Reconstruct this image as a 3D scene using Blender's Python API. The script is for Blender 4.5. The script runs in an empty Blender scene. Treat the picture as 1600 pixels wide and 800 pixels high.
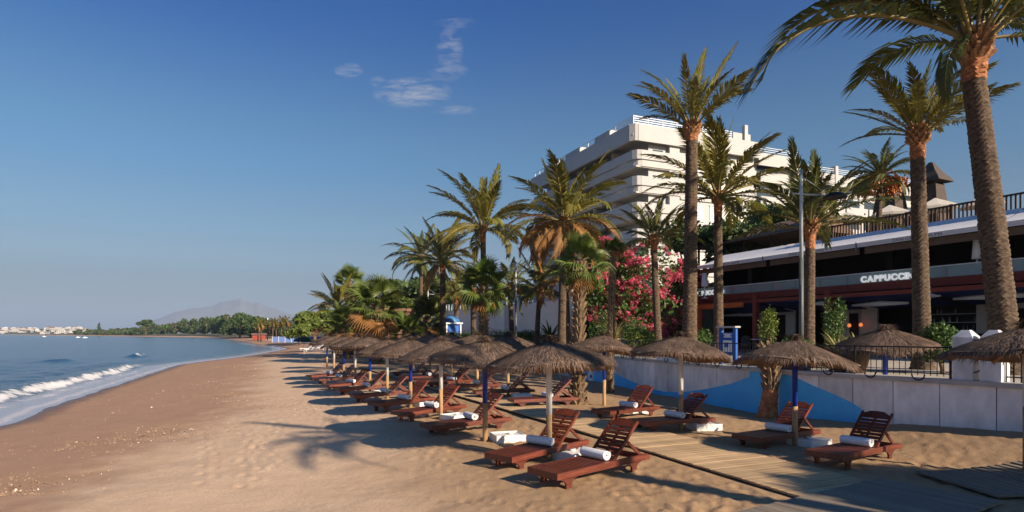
import bpy, math, random
import numpy as np
from mathutils import Vector, Matrix, Euler
R = math.radians
random.seed(7)
rng = np.random.default_rng(7)
sc = bpy.context.scene
col = sc.collection

# ------------------------------------------------------------------ camera
F = 950.0; CX, HY, CAMZ = 800.0, 521.0, 2.3          # focal length, horizon (photo pixels), eye height
cam_d = bpy.data.cameras.new('camera'); cam = bpy.data.objects.new('camera', cam_d); col.objects.link(cam)
cam.location = (0, 0, CAMZ); cam.rotation_euler = (R(90), 0, 0)
cam_d.sensor_width = 36; cam_d.lens = 36 * F / 1600
cam_d.shift_y = (HY - 400) / 1600
cam_d.clip_start = 0.1; cam_d.clip_end = 40000
sc.camera = cam

# ------------------------------------------------------------------ light
SUN_AZ, SUN_EL = R(-42), R(25)                        # angle from +X, elevation
SD = Vector((math.cos(SUN_AZ) * math.cos(SUN_EL), math.sin(SUN_AZ) * math.cos(SUN_EL), math.sin(SUN_EL)))
sun_d = bpy.data.lights.new('sun', 'SUN'); sun = bpy.data.objects.new('sun', sun_d); col.objects.link(sun)
sun_d.energy = 4.7; sun_d.angle = R(0.7); sun_d.color = (1.0, 0.83, 0.64)
sun.rotation_euler = SD.to_track_quat('Z', 'Y').to_euler()
sun.location = (60, -30, 60)

world = bpy.data.worlds.new('World'); sc.world = world; world.use_nodes = True
wn = world.node_tree.nodes; wl = world.node_tree.links; wn.clear()
def wnode(t, **k):
    n = wn.new(t)
    for a, b in k.items(): setattr(n, a, b)
    return n
def wmath(op, a, b=None, c=None, clamp=False):
    n = wnode('ShaderNodeMath', operation=op, use_clamp=clamp)
    for i, v in enumerate((a, b, c)):
        if v is None: continue
        if isinstance(v, (int, float)): n.inputs[i].default_value = v
        else: wl.new(v, n.inputs[i])
    return n.outputs[0]
sky = wnode('ShaderNodeTexSky', sky_type='NISHITA', sun_disc=False)
sky.sun_elevation = SUN_EL; sky.sun_rotation = R(90) - SUN_AZ
sky.altitude = 0; sky.air_density = 1.0; sky.dust_density = 1.2; sky.ozone_density = 3.0
geo = wnode('ShaderNodeTexCoord'); sep = wnode('ShaderNodeSeparateXYZ'); wl.new(geo.outputs['Generated'], sep.inputs[0])
dx, dy, dz = sep.outputs
# dusty sea air: a little greyer and dimmer towards the horizon, all the way round
tint = wnode('ShaderNodeValToRGB'); wl.new(dz, tint.inputs[0]); cr_ = tint.color_ramp; cr_.interpolation = 'EASE'
for k_, (p_, c_) in enumerate(((0.0, (.42, .415, .415)), (.075, (.44, .46, .49)), (.12, (.54, .58, .60)), (.175, (.53, .65, .68)), (.27, (.43, .69, .79)), (.50, (.055, .42, .86)))):
    e_ = cr_.elements[k_] if k_ < 2 else cr_.elements.new(p_)
    e_.position = p_; e_.color = (*c_, 1)
mul = wnode('ShaderNodeMix', data_type='RGBA', blend_type='MULTIPLY'); mul.inputs['Factor'].default_value = 1
wl.new(sky.outputs[0], mul.inputs[6]); wl.new(tint.outputs[0], mul.inputs[7])
# a few thin morning clouds
cu = wmath('DIVIDE', dx, wmath('MAXIMUM', dy, 0.05)); cv = wmath('DIVIDE', dz, wmath('MAXIMUM', dy, 0.05))
comb = wnode('ShaderNodeCombineXYZ'); wl.new(cu, comb.inputs[0]); wl.new(cv, comb.inputs[1])
mp = wnode('ShaderNodeMapping'); mp.inputs['Scale'].default_value = (8, 34, 1); wl.new(comb.outputs[0], mp.inputs[0])
nz = wnode('ShaderNodeTexNoise'); nz.inputs['Scale'].default_value = 3.2; nz.inputs['Detail'].default_value = 9; nz.inputs['Roughness'].default_value = 0.68
nz.inputs['Distortion'].default_value = 0.6; wl.new(mp.outputs[0], nz.inputs['Vector'])
total = None
for (px, py, rx, ry, a) in ((645, 145, 64, 26, .9), (545, 110, 24, 12, .7), (703, 78, 22, 38, .50), (700, 112, 34, 16, .42), (712, 172, 34, 8, .45), (590, 128, 14, 9, .45), (712, 36, 34, 9, .28)):
    u0 = (px - CX) / F; v0 = (HY - py) / F
    e = wmath('ADD', wmath('POWER', wmath('DIVIDE', wmath('SUBTRACT', cu, u0), rx / F), 2), wmath('POWER', wmath('DIVIDE', wmath('SUBTRACT', cv, v0), ry / F), 2))
    m = wmath('MULTIPLY', wmath('SUBTRACT', 1.0, e, clamp=True), a)
    total = m if total is None else wmath('MAXIMUM', total, m)
dens = wmath('MULTIPLY', wmath('POWER', total, 0.7), wmath('MULTIPLY', wmath('SUBTRACT', nz.outputs['Fac'], 0.40), 4.2, clamp=True), clamp=True)
dens = wmath('MULTIPLY', wmath('MULTIPLY', dens, wmath('GREATER_THAN', dy, 0.05)), wmath('GREATER_THAN', total, 0.001))
cm = wnode('ShaderNodeMix', data_type='RGBA'); wl.new(wmath('MULTIPLY', dens, 0.62), cm.inputs['Factor'])
wl.new(mul.outputs[2], cm.inputs[6]); cm.inputs[7].default_value = (4.4, 4.3, 4.5, 1)
bg = wnode('ShaderNodeBackground'); bg.inputs['Strength'].default_value = 0.067
wl.new(cm.outputs[2], bg.inputs['Color']); wo = wnode('ShaderNodeOutputWorld'); wl.new(bg.outputs[0], wo.inputs[0])

vs = sc.view_settings; vs.view_transform = 'Standard'; vs.look = 'None'; vs.exposure = 0.9; vs.gamma = 1.0; vs.use_curve_mapping = False

# ------------------------------------------------------------------ helpers: materials
MATS = {}
def mat(name, c, rough=0.65, var=0.18, scale=6, bump=0.0, bscale=40, rnd=0.0, metal=0.0, transl=0.0, stretch=(1, 1, 1), spec=0.4, detail=4, c2=None, hue=0.0):
    if name in MATS: return MATS[name]
    m = bpy.data.materials.new(name); m.use_nodes = True; MATS[name] = m
    n = m.node_tree.nodes; l = m.node_tree.links; b = n['Principled BSDF']; out = n['Material Output']
    tc = n.new('ShaderNodeTexCoord'); mpn = n.new('ShaderNodeMapping'); mpn.inputs['Scale'].default_value = stretch
    l.new(tc.outputs['Object'], mpn.inputs[0])
    t = n.new('ShaderNodeTexNoise'); t.inputs['Scale'].default_value = scale; t.inputs['Detail'].default_value = detail; t.inputs['Roughness'].default_value = .6
    l.new(mpn.outputs[0], t.inputs['Vector'])
    mr = n.new('ShaderNodeMapRange'); mr.inputs['From Min'].default_value = .3; mr.inputs['From Max'].default_value = .7; l.new(t.outputs['Fac'], mr.inputs['Value'])
    mx = n.new('ShaderNodeMix'); mx.data_type = 'RGBA'; l.new(mr.outputs[0], mx.inputs['Factor'])
    lo = [x * (1 - var) for x in c]; hi = [min(1, x * (1 + var)) for x in (c2 or c)]
    mx.inputs[6].default_value = (*lo, 1); mx.inputs[7].default_value = (*hi, 1)
    cout = mx.outputs[2]
    if rnd or hue:
        oi = n.new('ShaderNodeObjectInfo'); hs = n.new('ShaderNodeHueSaturation')
        mr2 = n.new('ShaderNodeMapRange'); mr2.inputs['To Min'].default_value = 1 - rnd; mr2.inputs['To Max'].default_value = 1 + rnd
        l.new(oi.outputs['Random'], mr2.inputs['Value']); l.new(mr2.outputs[0], hs.inputs['Value']); l.new(cout, hs.inputs['Color'])
        if hue:
            mr3 = n.new('ShaderNodeMapRange'); mr3.inputs['To Min'].default_value = .5 - hue; mr3.inputs['To Max'].default_value = .5 + hue
            l.new(oi.outputs['Random'], mr3.inputs['Value']); l.new(mr3.outputs[0], hs.inputs['Hue'])
        cout = hs.outputs[0]
    l.new(cout, b.inputs['Base Color']); b.inputs['Roughness'].default_value = rough; b.inputs['Metallic'].default_value = metal
    b.inputs['Specular IOR Level'].default_value = spec
    if bump:
        t2 = n.new('ShaderNodeTexNoise'); t2.inputs['Scale'].default_value = bscale; t2.inputs['Detail'].default_value = 5; l.new(mpn.outputs[0], t2.inputs['Vector'])
        bp = n.new('ShaderNodeBump'); bp.inputs['Strength'].default_value = min(1, bump); bp.inputs['Distance'].default_value = .02 * max(1, bump); l.new(t2.outputs['Fac'], bp.inputs['Height']); l.new(bp.outputs[0], b.inputs['Normal'])
    if transl:
        tr = n.new('ShaderNodeBsdfTranslucent'); l.new(cout, tr.inputs['Color']); ms = n.new('ShaderNodeMixShader'); ms.inputs[0].default_value = transl
        l.new(b.outputs[0], ms.inputs[1]); l.new(tr.outputs[0], ms.inputs[2]); l.new(ms.outputs[0], out.inputs['Surface'])
    return m

# ------------------------------------------------------------------ helpers: meshes
class MB:
    def __init__(s): s.v = []; s.f = []; s.m = []; s.sm = []
    def add(s, vs, fs, mi=0, smooth=False):
        o = len(s.v); s.v.extend(vs)
        for f in fs: s.f.append(tuple(i + o for i in f)); s.m.append(mi); s.sm.append(smooth)
        return s
    def box(s, c, d, rz=0, mi=0, M=None):
        hx, hy, hz = d[0] / 2, d[1] / 2, d[2] / 2
        p = [Vector((x, y, z)) for x in (-hx, hx) for y in (-hy, hy) for z in (-hz, hz)]
        T = M if M is not None else (Matrix.Translation(c) @ Matrix.Rotation(rz, 4, 'Z'))
        s.add([tuple(T @ q) for q in p], [(0, 1, 3, 2), (4, 6, 7, 5), (0, 4, 5, 1), (2, 3, 7, 6), (0, 2, 6, 4), (1, 5, 7, 3)], mi); return s
    def beam(s, a, b, w, h, mi=0, up=(0, 0, 1)):
        a = Vector(a); b = Vector(b); x = (b - a); L = x.length; x.normalize(); y = Vector(up).cross(x)
        if y.length < 1e-5: y = Vector((0, 1, 0)).cross(x)
        y.normalize(); z = x.cross(y)
        M = Matrix(((x.x, y.x, z.x, 0), (x.y, y.y, z.y, 0), (x.z, y.z, z.z, 0), (0, 0, 0, 1))); M.translation = (a + b) / 2
        return s.box(None, (L, w, h), mi=mi, M=M)
    def tube(s, pts, rad, n=8, mi=0, smooth=True, caps=True):
        pts = [Vector(p) for p in pts]; N = len(pts)
        if isinstance(rad, (int, float)): rad = [rad] * N
        vs = []
        for i in range(N):
            d = (pts[min(i + 1, N - 1)] - pts[max(i - 1, 0)]).normalized()
            ref = Vector((0, 0, 1)) if abs(d.z) < .9 else Vector((1, 0, 0))
            a = d.cross(ref).normalized(); b = d.cross(a).normalized()
            for k in range(n):
                t = 2 * math.pi * k / n; vs.append(tuple(pts[i] + (a * math.cos(t) + b * math.sin(t)) * rad[i]))
        fs = [(i * n + k, i * n + (k + 1) % n, (i + 1) * n + (k + 1) % n, (i + 1) * n + k) for i in range(N - 1) for k in range(n)]
        if caps: fs += [tuple(range(n))[::-1], tuple(range((N - 1) * n, N * n))]
        s.add(vs, fs, mi, smooth); return s
    def lathe(s, prof, n=24, mi=0, smooth=True, cx=0, cy=0, cz=0):
        vs = []; P = len(prof)
        for (r, z) in prof:
            for k in range(n):
                t = 2 * math.pi * k / n; vs.append((cx + r * math.cos(t), cy + r * math.sin(t), cz + z))
        fs = [(i * n + k, i * n + (k + 1) % n, (i + 1) * n + (k + 1) % n, (i + 1) * n + k) for i in range(P - 1) for k in range(n)]
        s.add(vs, fs, mi, smooth); return s
    def prism(s, poly, axis, a, b, mi=0):
        # poly: list of 2D points; axis 'x','y','z' = extrusion direction from a to b
        def put(p, w): return {'x': (w, p[0], p[1]), 'y': (p[0], w, p[1]), 'z': (p[0], p[1], w)}[axis]
        n = len(poly); vs = [put(p, a) for p in poly] + [put(p, b) for p in poly]
        fs = [tuple(range(n)), tuple(range(n, 2 * n))[::-1]] + [(i, i + n, (i + 1) % n + n, (i + 1) % n) for i in range(n)]
        s.add(vs, fs, mi); return s
    def mesh(s, name, mats, fix=True):
        me = bpy.data.meshes.new(name); me.from_pydata(s.v, [], s.f)
        if not isinstance(mats, (list, tuple)): mats = [mats]
        for m in mats: me.materials.append(m)
        me.polygons.foreach_set('material_index', s.m); me.polygons.foreach_set('use_smooth', s.sm)
        if fix and len(s.f) < 60000:
            import bmesh
            bm = bmesh.new(); bm.from_mesh(me); bmesh.ops.recalc_face_normals(bm, faces=bm.faces); bm.to_mesh(me); bm.free()
        me.update(); return me
    def build(s, name, mats, parent=None, fix=True):
        return obj(name, s.mesh(name, mats, fix), parent)
def obj(name, me, parent=None, loc=None, rot=None, scale=None):
    o = bpy.data.objects.new(name, me); col.objects.link(o)
    if parent is not None: o.parent = parent
    if loc is not None: o.location = loc
    if rot is not None: o.rotation_euler = rot
    if scale is not None: o.scale = (scale,) * 3 if isinstance(scale, (int, float)) else scale
    return o
def tag(o, label, cat, group=None):
    o['label'] = label; o['category'] = cat
    if group: o['group'] = group
    return o
def thing(name, label, cat, loc=(0, 0, 0), rz=0, group=None):
    o = bpy.data.objects.new(name, None); col.objects.link(o); o.empty_display_size = .2
    o.location = loc; o.rotation_euler = (0, 0, rz); return tag(o, label, cat, group)
def struct(o): o['kind'] = 'structure'; return o
def copy_tree(o, parent=None):
    c = o.copy(); col.objects.link(c); c.parent = parent
    for ch in o.children: copy_tree(ch, c)
    return c
ORD = ['first', 'second', 'third', 'fourth', 'fifth', 'sixth', 'seventh', 'eighth', 'ninth', 'tenth', 'eleventh', 'twelfth']

# ------------------------------------------------------------------ noise
def vnoise(x, y, seed=0):
    x = np.asarray(x, float); y = np.asarray(y, float)
    xi = np.floor(x).astype(np.int64); yi = np.floor(y).astype(np.int64); fx = x - xi; fy = y - yi
    fx = fx * fx * (3 - 2 * fx); fy = fy * fy * (3 - 2 * fy)
    def h(a, b):
        n = (a * 374761393 + b * 668265263 + seed * 982451653) & 0x7fffffff
        n = ((n ^ (n >> 13)) * 1274126177) & 0x7fffffff
        return ((n ^ (n >> 16)) & 0xffff) / 65535.0
    return (h(xi, yi) * (1 - fx) + h(xi + 1, yi) * fx) * (1 - fy) + (h(xi, yi + 1) * (1 - fx) + h(xi + 1, yi + 1) * fx) * fy
def fbm(x, y, o=4, seed=0):
    s = 0; a = .5
    for i in range(o): s = s + a * (vnoise(x, y, seed + i) - .5); x = x * 2.03; y = y * 2.03; a *= .5
    return s
def sstep(a, b, x):
    t = np.clip((x - a) / (b - a), 0, 1); return t * t * (3 - 2 * t)

# ------------------------------------------------------------------ terrain
SHORE = np.array([(-9, -400), (-10, -60), (-11, -20), (-12.5, 0), (-14.2, 10), (-15.8, 18.7), (-17.9, 23.1), (-20.1, 28.6), (-22.6, 35), (-26.5, 45), (-29.6, 53), (-30.8, 60), (-32, 70), (-34, 81), (-41.2, 111),
                  (-51, 130), (-67, 156), (-100, 222), (-184, 380), (-385, 590), (-800, 1000), (-1490, 1770), (-4000, 4200), (-9000, 8800)], float)
def shore_dist(x, y):
    x = np.atleast_1d(np.asarray(x, float)); y = np.atleast_1d(np.asarray(y, float))
    best = np.full(x.shape, 1e18); sg = np.ones(x.shape)
    for a, b in zip(SHORE[:-1], SHORE[1:]):
        d = b - a; L2 = d @ d; t = np.clip(((x - a[0]) * d[0] + (y - a[1]) * d[1]) / L2, 0, 1)
        qx = x - a[0] - t * d[0]; qy = y - a[1] - t * d[1]; D = qx * qx + qy * qy
        cr = d[0] * qy - d[1] * qx; k = D < best
        best = np.where(k, D, best); sg = np.where(k, np.where(cr < 0, 1.0, -1.0), sg)
    return np.sqrt(best) * sg
Q0 = np.array((18.3, 23.3)); CU = np.array((-.42, .907)); CU = CU / np.linalg.norm(CU); CN = np.array((CU[1], -CU[0]))   # cafe front line, inward normal
def cafe_xy(t, y): return Q0 + CU * t + CN * y
def cafe_t(px, y):
    k = (px - CX) / F; p = Q0 + CN * y
    return (p[0] - k * p[1]) / (k * CU[1] - CU[0])
PS = [-300, -40, -10, -3, 0, 3, 6, 9, 12, 14, 16.5, 20, 30, 100, 300, 3000]; PZ = [-9, -3, -1.1, -.72, -.5, -.28, -.11, -.01, .05, .11, .15, .10, .12, .7, 2.0, 4.0]
def base_h(x, y):
    s = shore_dist(x, y); z = np.interp(s, PS, PZ)
    x = np.atleast_1d(x); y = np.atleast_1d(y)
    t = (x - Q0[0]) * CU[0] + (y - Q0[1]) * CU[1]; n = (x - Q0[0]) * CN[0] + (y - Q0[1]) * CN[1]
    a = sstep(-40, -28, t) * (1 - sstep(150, 260, t))
    right = 1 - sstep(22, 30, t)
    hill = (sstep(8.6, 9.6, n) * 6.9 * right + sstep(5.5, 9, n) * 5.2 * (1 - right)) + sstep(12, 80, n) * 6.0
    z = z + .33 * sstep(6.6, 10.3, x) * (1 - sstep(18, 24, y)) * sstep(-30, -10, y)
    return z + hill * a, s
def gz(x, y): return float(base_h(x, y)[0][0])
def at(px, py, dz=0.0):
    k = (px - CX) / F; q = (py - HY) / F; Y = 4.0
    f = lambda Y: CAMZ - q * Y - gz(k * Y, Y) - dz
    lo, hi = 4.0, 4.0
    while f(hi) > 0 and hi < 3000: lo = hi; hi *= 1.04
    for _ in range(40):
        m = (lo + hi) / 2
        if f(m) > 0: lo = m
        else: hi = m
    return Vector((k * lo, lo, gz(k * lo, lo)))
def pt(px, py, Y): return Vector(((px - CX) / F * Y, Y, CAMZ - (py - HY) / F * Y))

# ================================================================== GROUND
def polar(angs, rads, cx=0, cy=0):
    A, Rr = np.meshgrid(angs, rads); return cx + Rr * np.sin(A), cy + Rr * np.cos(A)
def grid_mesh(name, X, Y, Z, material, attrs, closed=False):
    nr, na = X.shape
    vs = np.stack([X, Y, Z], -1).reshape(-1, 3)
    i, j = np.meshgrid(np.arange(nr - 1), np.arange(na if closed else na - 1), indexing='ij')
    j2 = (j + 1) % na
    q = np.stack([i * na + j, i * na + j2, (i + 1) * na + j2, (i + 1) * na + j], -1).reshape(-1, 4)[:, ::-1]
    me = bpy.data.meshes.new(name); me.vertices.add(len(vs)); me.vertices.foreach_set('co', vs.ravel())
    me.loops.add(len(q) * 4); me.loops.foreach_set('vertex_index', q.ravel().astype(np.int32))
    me.polygons.add(len(q)); me.polygons.foreach_set('loop_start', np.arange(0, len(q) * 4, 4, dtype=np.int32))
    me.polygons.foreach_set('use_smooth', np.ones(len(q), bool))
    me.update(calc_edges=True); me.validate()
    for k, a in attrs.items():
        at_ = me.attributes.new(k, 'FLOAT', 'POINT'); at_.data.foreach_set('value', a.ravel().astype(np.float32))
    me.materials.append(material); return obj(name, me)

fine = np.arange(-47, 47.01, .2); coarse1 = np.arange(-180, -47, 5.0); coarse2 = np.arange(50, 180, 5.0)
angs = np.radians(np.concatenate([coarse1, fine, coarse2]))
rads = np.concatenate([np.array([.05]), np.linspace(1, 6.5, 8), 6.8 * np.exp(np.arange(0, math.log(70 / 6.8), .0088)), 73 * np.exp(np.arange(0, math.log(9000 / 73), .07))])
X, Y = polar(angs, rads)
Zb, S = base_h(X.ravel(), Y.ravel()); Z = Zb.reshape(X.shape); S = S.reshape(X.shape)
# trodden sand: lumpy among the loungers, smoother on the raked lane and the damp strip
trod = sstep(9.5, 13, S) * (1 - sstep(60, 120, Y))
lane = sstep(3, 7, S)
near = 1 - sstep(40, 90, np.hypot(X, Y))
Z = Z + near * (fbm(X * .35, Y * .35, 4, 3) * .10 * lane + fbm(X * 1.6, Y * 1.6, 4, 11) * (.025 * lane + .030 * trod) + fbm(X * 5, Y * 5, 3, 21) * (.007 * lane + .012 * trod) + fbm(X * .8, Y * .8, 3, 5) * .03)
na = len(angs); c0 = len(coarse1)
def dimple(x, y, r, d):
    rr = math.hypot(x, y); th = math.atan2(x, y)
    i0, i1 = np.searchsorted(rads, [rr - 3 * r, rr + 3 * r]); j0, j1 = np.searchsorted(angs, [th - 3 * r / rr, th + 3 * r / rr])
    if i1 <= i0 or j1 <= j0: return
    dd = ((X[i0:i1, j0:j1] - x) ** 2 + (Y[i0:i1, j0:j1] - y) ** 2) / (r * r)
    Z[i0:i1, j0:j1] += d * (-np.exp(-dd * 1.1) + .55 * np.exp(-(np.sqrt(dd) - 1.45) ** 2 * 5))
pr = random.Random(5)
for _ in range(5200):
    yy = 7.2 + 26 * pr.random() ** 1.6; c = pr.uniform(4.5, 13.2) + (0 if pr.random() < .8 else -2); xx = (c - .4 * yy) / .917
    dimple(xx, yy, pr.uniform(.06, .12), pr.uniform(.004, .016))
for k in range(11):                                   # footprint trails on the smooth lane
    x0, y0 = pr.uniform(-6, 2), pr.uniform(8, 12); a = R(pr.uniform(95, 125))
    for s_ in range(34):
        sx = x0 + math.cos(a) * .36 * s_ + (.1 if s_ % 2 else -.1) * math.sin(a); sy = y0 + math.sin(a) * .36 * s_ - (.1 if s_ % 2 else -.1) * math.cos(a)
        a += pr.uniform(-.02, .025); dimple(sx, sy, .085, .024); dimple(sx + .11 * math.cos(a), sy + .11 * math.sin(a), .06, .016)

BWO = np.array((3.92, 7.70)); bu = (X - BWO[0]) * -.40 + (Y - BWO[1]) * .917; bv = (X - BWO[0]) * .917 + (Y - BWO[1]) * .40
under = sstep(-.25, 0, bv) * (1 - sstep(1.62, 1.87, bv)) * (bu > -3.5) * (bu < 37)
Z = Z * (1 - under) + (Zb.reshape(X.shape) - .03) * under
def sand_material():
    m = bpy.data.materials.new('sand'); m.use_nodes = True; n = m.node_tree.nodes; l = m.node_tree.links; b = n['Principled BSDF']
    def nd(t, **k):
        q = n.new(t)
        for a, v in k.items(): setattr(q, a, v)
        return q
    def mr(src, a, b_, c=0, d=1, sm=True):
        q = nd('ShaderNodeMapRange'); q.interpolation_type = 'SMOOTHSTEP' if sm else 'LINEAR'; l.new(src, q.inputs['Value'])
        for k, v in zip(('From Min', 'From Max', 'To Min', 'To Max'), (a, b_, c, d)): q.inputs[k].default_value = v
        return q.outputs[0]
    def mix(f, a, b_):
        q = nd('ShaderNodeMix', data_type='RGBA'); l.new(f, q.inputs['Factor'])
        for i, v in ((6, a), (7, b_)):
            if isinstance(v, tuple): q.inputs[i].default_value = (*v, 1)
            else: l.new(v, q.inputs[i])
        return q.outputs[2]
    def noise(scale, det=5, rough=.6, vec=None):
        q = nd('ShaderNodeTexNoise'); q.inputs['Scale'].default_value = scale; q.inputs['Detail'].default_value = det; q.inputs['Roughness'].default_value = rough
        l.new(vec or tc.outputs['Object'], q.inputs['Vector']); return q.outputs['Fac']
    def math_(op, a, b_):
        q = nd('ShaderNodeMath', operation=op)
        for i, v in enumerate((a, b_)):
            if isinstance(v, (int, float)): q.inputs[i].default_value = v
            else: l.new(v, q.inputs[i])
        return q.outputs[0]
    tc = nd('ShaderNodeTexCoord'); at1 = nd('ShaderNodeAttribute', attribute_name='shore'); at2 = nd('ShaderNodeAttribute', attribute_name='veg')
    big = noise(.28, 5); mid = noise(1.7, 6, .65); fin = noise(22, 6, .7); grit = noise(140, 3, .8)
    sh = math_('ADD', at1.outputs['Fac'], math_('MULTIPLY', math_('SUBTRACT', big, .5), 5.0))
    sh = math_('ADD', sh, math_('MULTIPLY', math_('SUBTRACT', mid, .5), 1.6))
    dry = mix(mr(mid, .3, .7), (.57, .405, .27), (.69, .505, .35))
    dry = mix(mr(fin, .25, .75), mix(mr(grit, .3, .7), (.42, .28, .17), (.58, .41, .265)), dry)
    damp = mix(mr(mid, .3, .7), (.275, .160, .092), (.36, .215, .130))
    damp = mix(mr(grit, .35, .65), damp, (.41, .25, .155))
    c = mix(mr(sh, 6.0, 8.8), damp, dry)
    tro = mix(mr(big, .35, .65), (.335, .205, .105), (.45, .295, .165)); tro = mix(mr(fin, .3, .7), tro, mix(mr(grit, .3, .7), (.25, .15, .08), (.42, .28, .16)))
    c = mix(mr(sh, 10.5, 14.0), c, tro)
    wet = mr(math_('ADD', at1.outputs['Fac'], math_('MULTIPLY', math_('SUBTRACT', mid, .5), .8)), .25, 1.6, 1, 0)
    c = mix(wet, c, (.115, .066, .040))
    land = mix(mr(mid, .3, .7), (.035, .045, .015), (.12, .10, .05))
    c = mix(at2.outputs['Fac'], c, land)
    l.new(c, b.inputs['Base Color'])
    l.new(mr(wet, 0, 1, .92, .32, False), b.inputs['Roughness']); b.inputs['Specular IOR Level'].default_value = .3
    bp = nd('ShaderNodeBump'); bp.inputs['Strength'].default_value = .6; bp.inputs['Distance'].default_value = .026
    h = math_('ADD', math_('MULTIPLY', noise(5.5, 6, .6), 1.0), math_('MULTIPLY', fin, .38)); h = math_('ADD', h, math_('MULTIPLY', grit, .12))
    h = math_('MULTIPLY', h, mr(at1.outputs['Fac'], .5, 13, .12, 1.0))
    l.new(h, bp.inputs['Height']); l.new(bp.outputs[0], b.inputs['Normal']); return m
tt = (X - Q0[0]) * CU[0] + (Y - Q0[1]) * CU[1]; nn = (X - Q0[0]) * CN[0] + (Y - Q0[1]) * CN[1]
veg = np.maximum(sstep(32, 40, S) * sstep(90, 150, Y), sstep(8.2, 8.8, nn) * (tt < 160) * (tt > -45))
ground = struct(grid_mesh('beach', X, Y, Z, sand_material(), {'shore': S, 'veg': veg}, closed=True))

# ------------------------------------------------------------------ sea
sa = np.radians(np.concatenate([np.arange(-160, -60, 4.0), np.arange(-60, -8, .16), np.arange(-8, 20, 2.0)]))
sr = np.concatenate([9 * np.exp(np.arange(0, math.log(130 / 9), .0075)), 131 * np.exp(np.arange(0, math.log(14000 / 131), .09))])
SX, SY = polar(sa, sr); SS = shore_dist(SX.ravel(), SY.ravel()).reshape(SX.shape)
rr = np.hypot(SX, SY); calm = 1 - sstep(45, 110, rr)
off = SS + fbm(SX * .10, SY * .10, 2, 41) * 1.6
SZ = -.5 + calm * (fbm(SX * .6, SY * .6, 4, 31) * .20 + fbm(SX * 2.4, SY * 2.4, 3, 35) * .05) * (1 - sstep(-2.4, -.8, SS))
along = sstep(14, 20, SY) * (1 - sstep(48, 56, SY))
crest = np.exp(-((off + 2.7) / np.where(off > -2.7, .45, 1.3)) ** 2) * along
SZ += crest * .30
cr2 = np.exp(-((off + 12.5) / np.where(off > -12.5, .8, 2.4)) ** 2) * sstep(56, 60, SY) * (1 - sstep(74, 80, SY)) * sstep(-.02, .08, fbm(SX * .12, SY * .12, 2, 71)); SZ += cr2 * .45
cr3 = np.exp(-((off + 6.5) / 1.6) ** 2) * (1 - sstep(60, 80, SY)); SZ += cr3 * .10
sw = np.sin(off * .75) * np.exp(off / 30) * .05 * (SS < -5) * calm; SZ += sw
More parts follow.
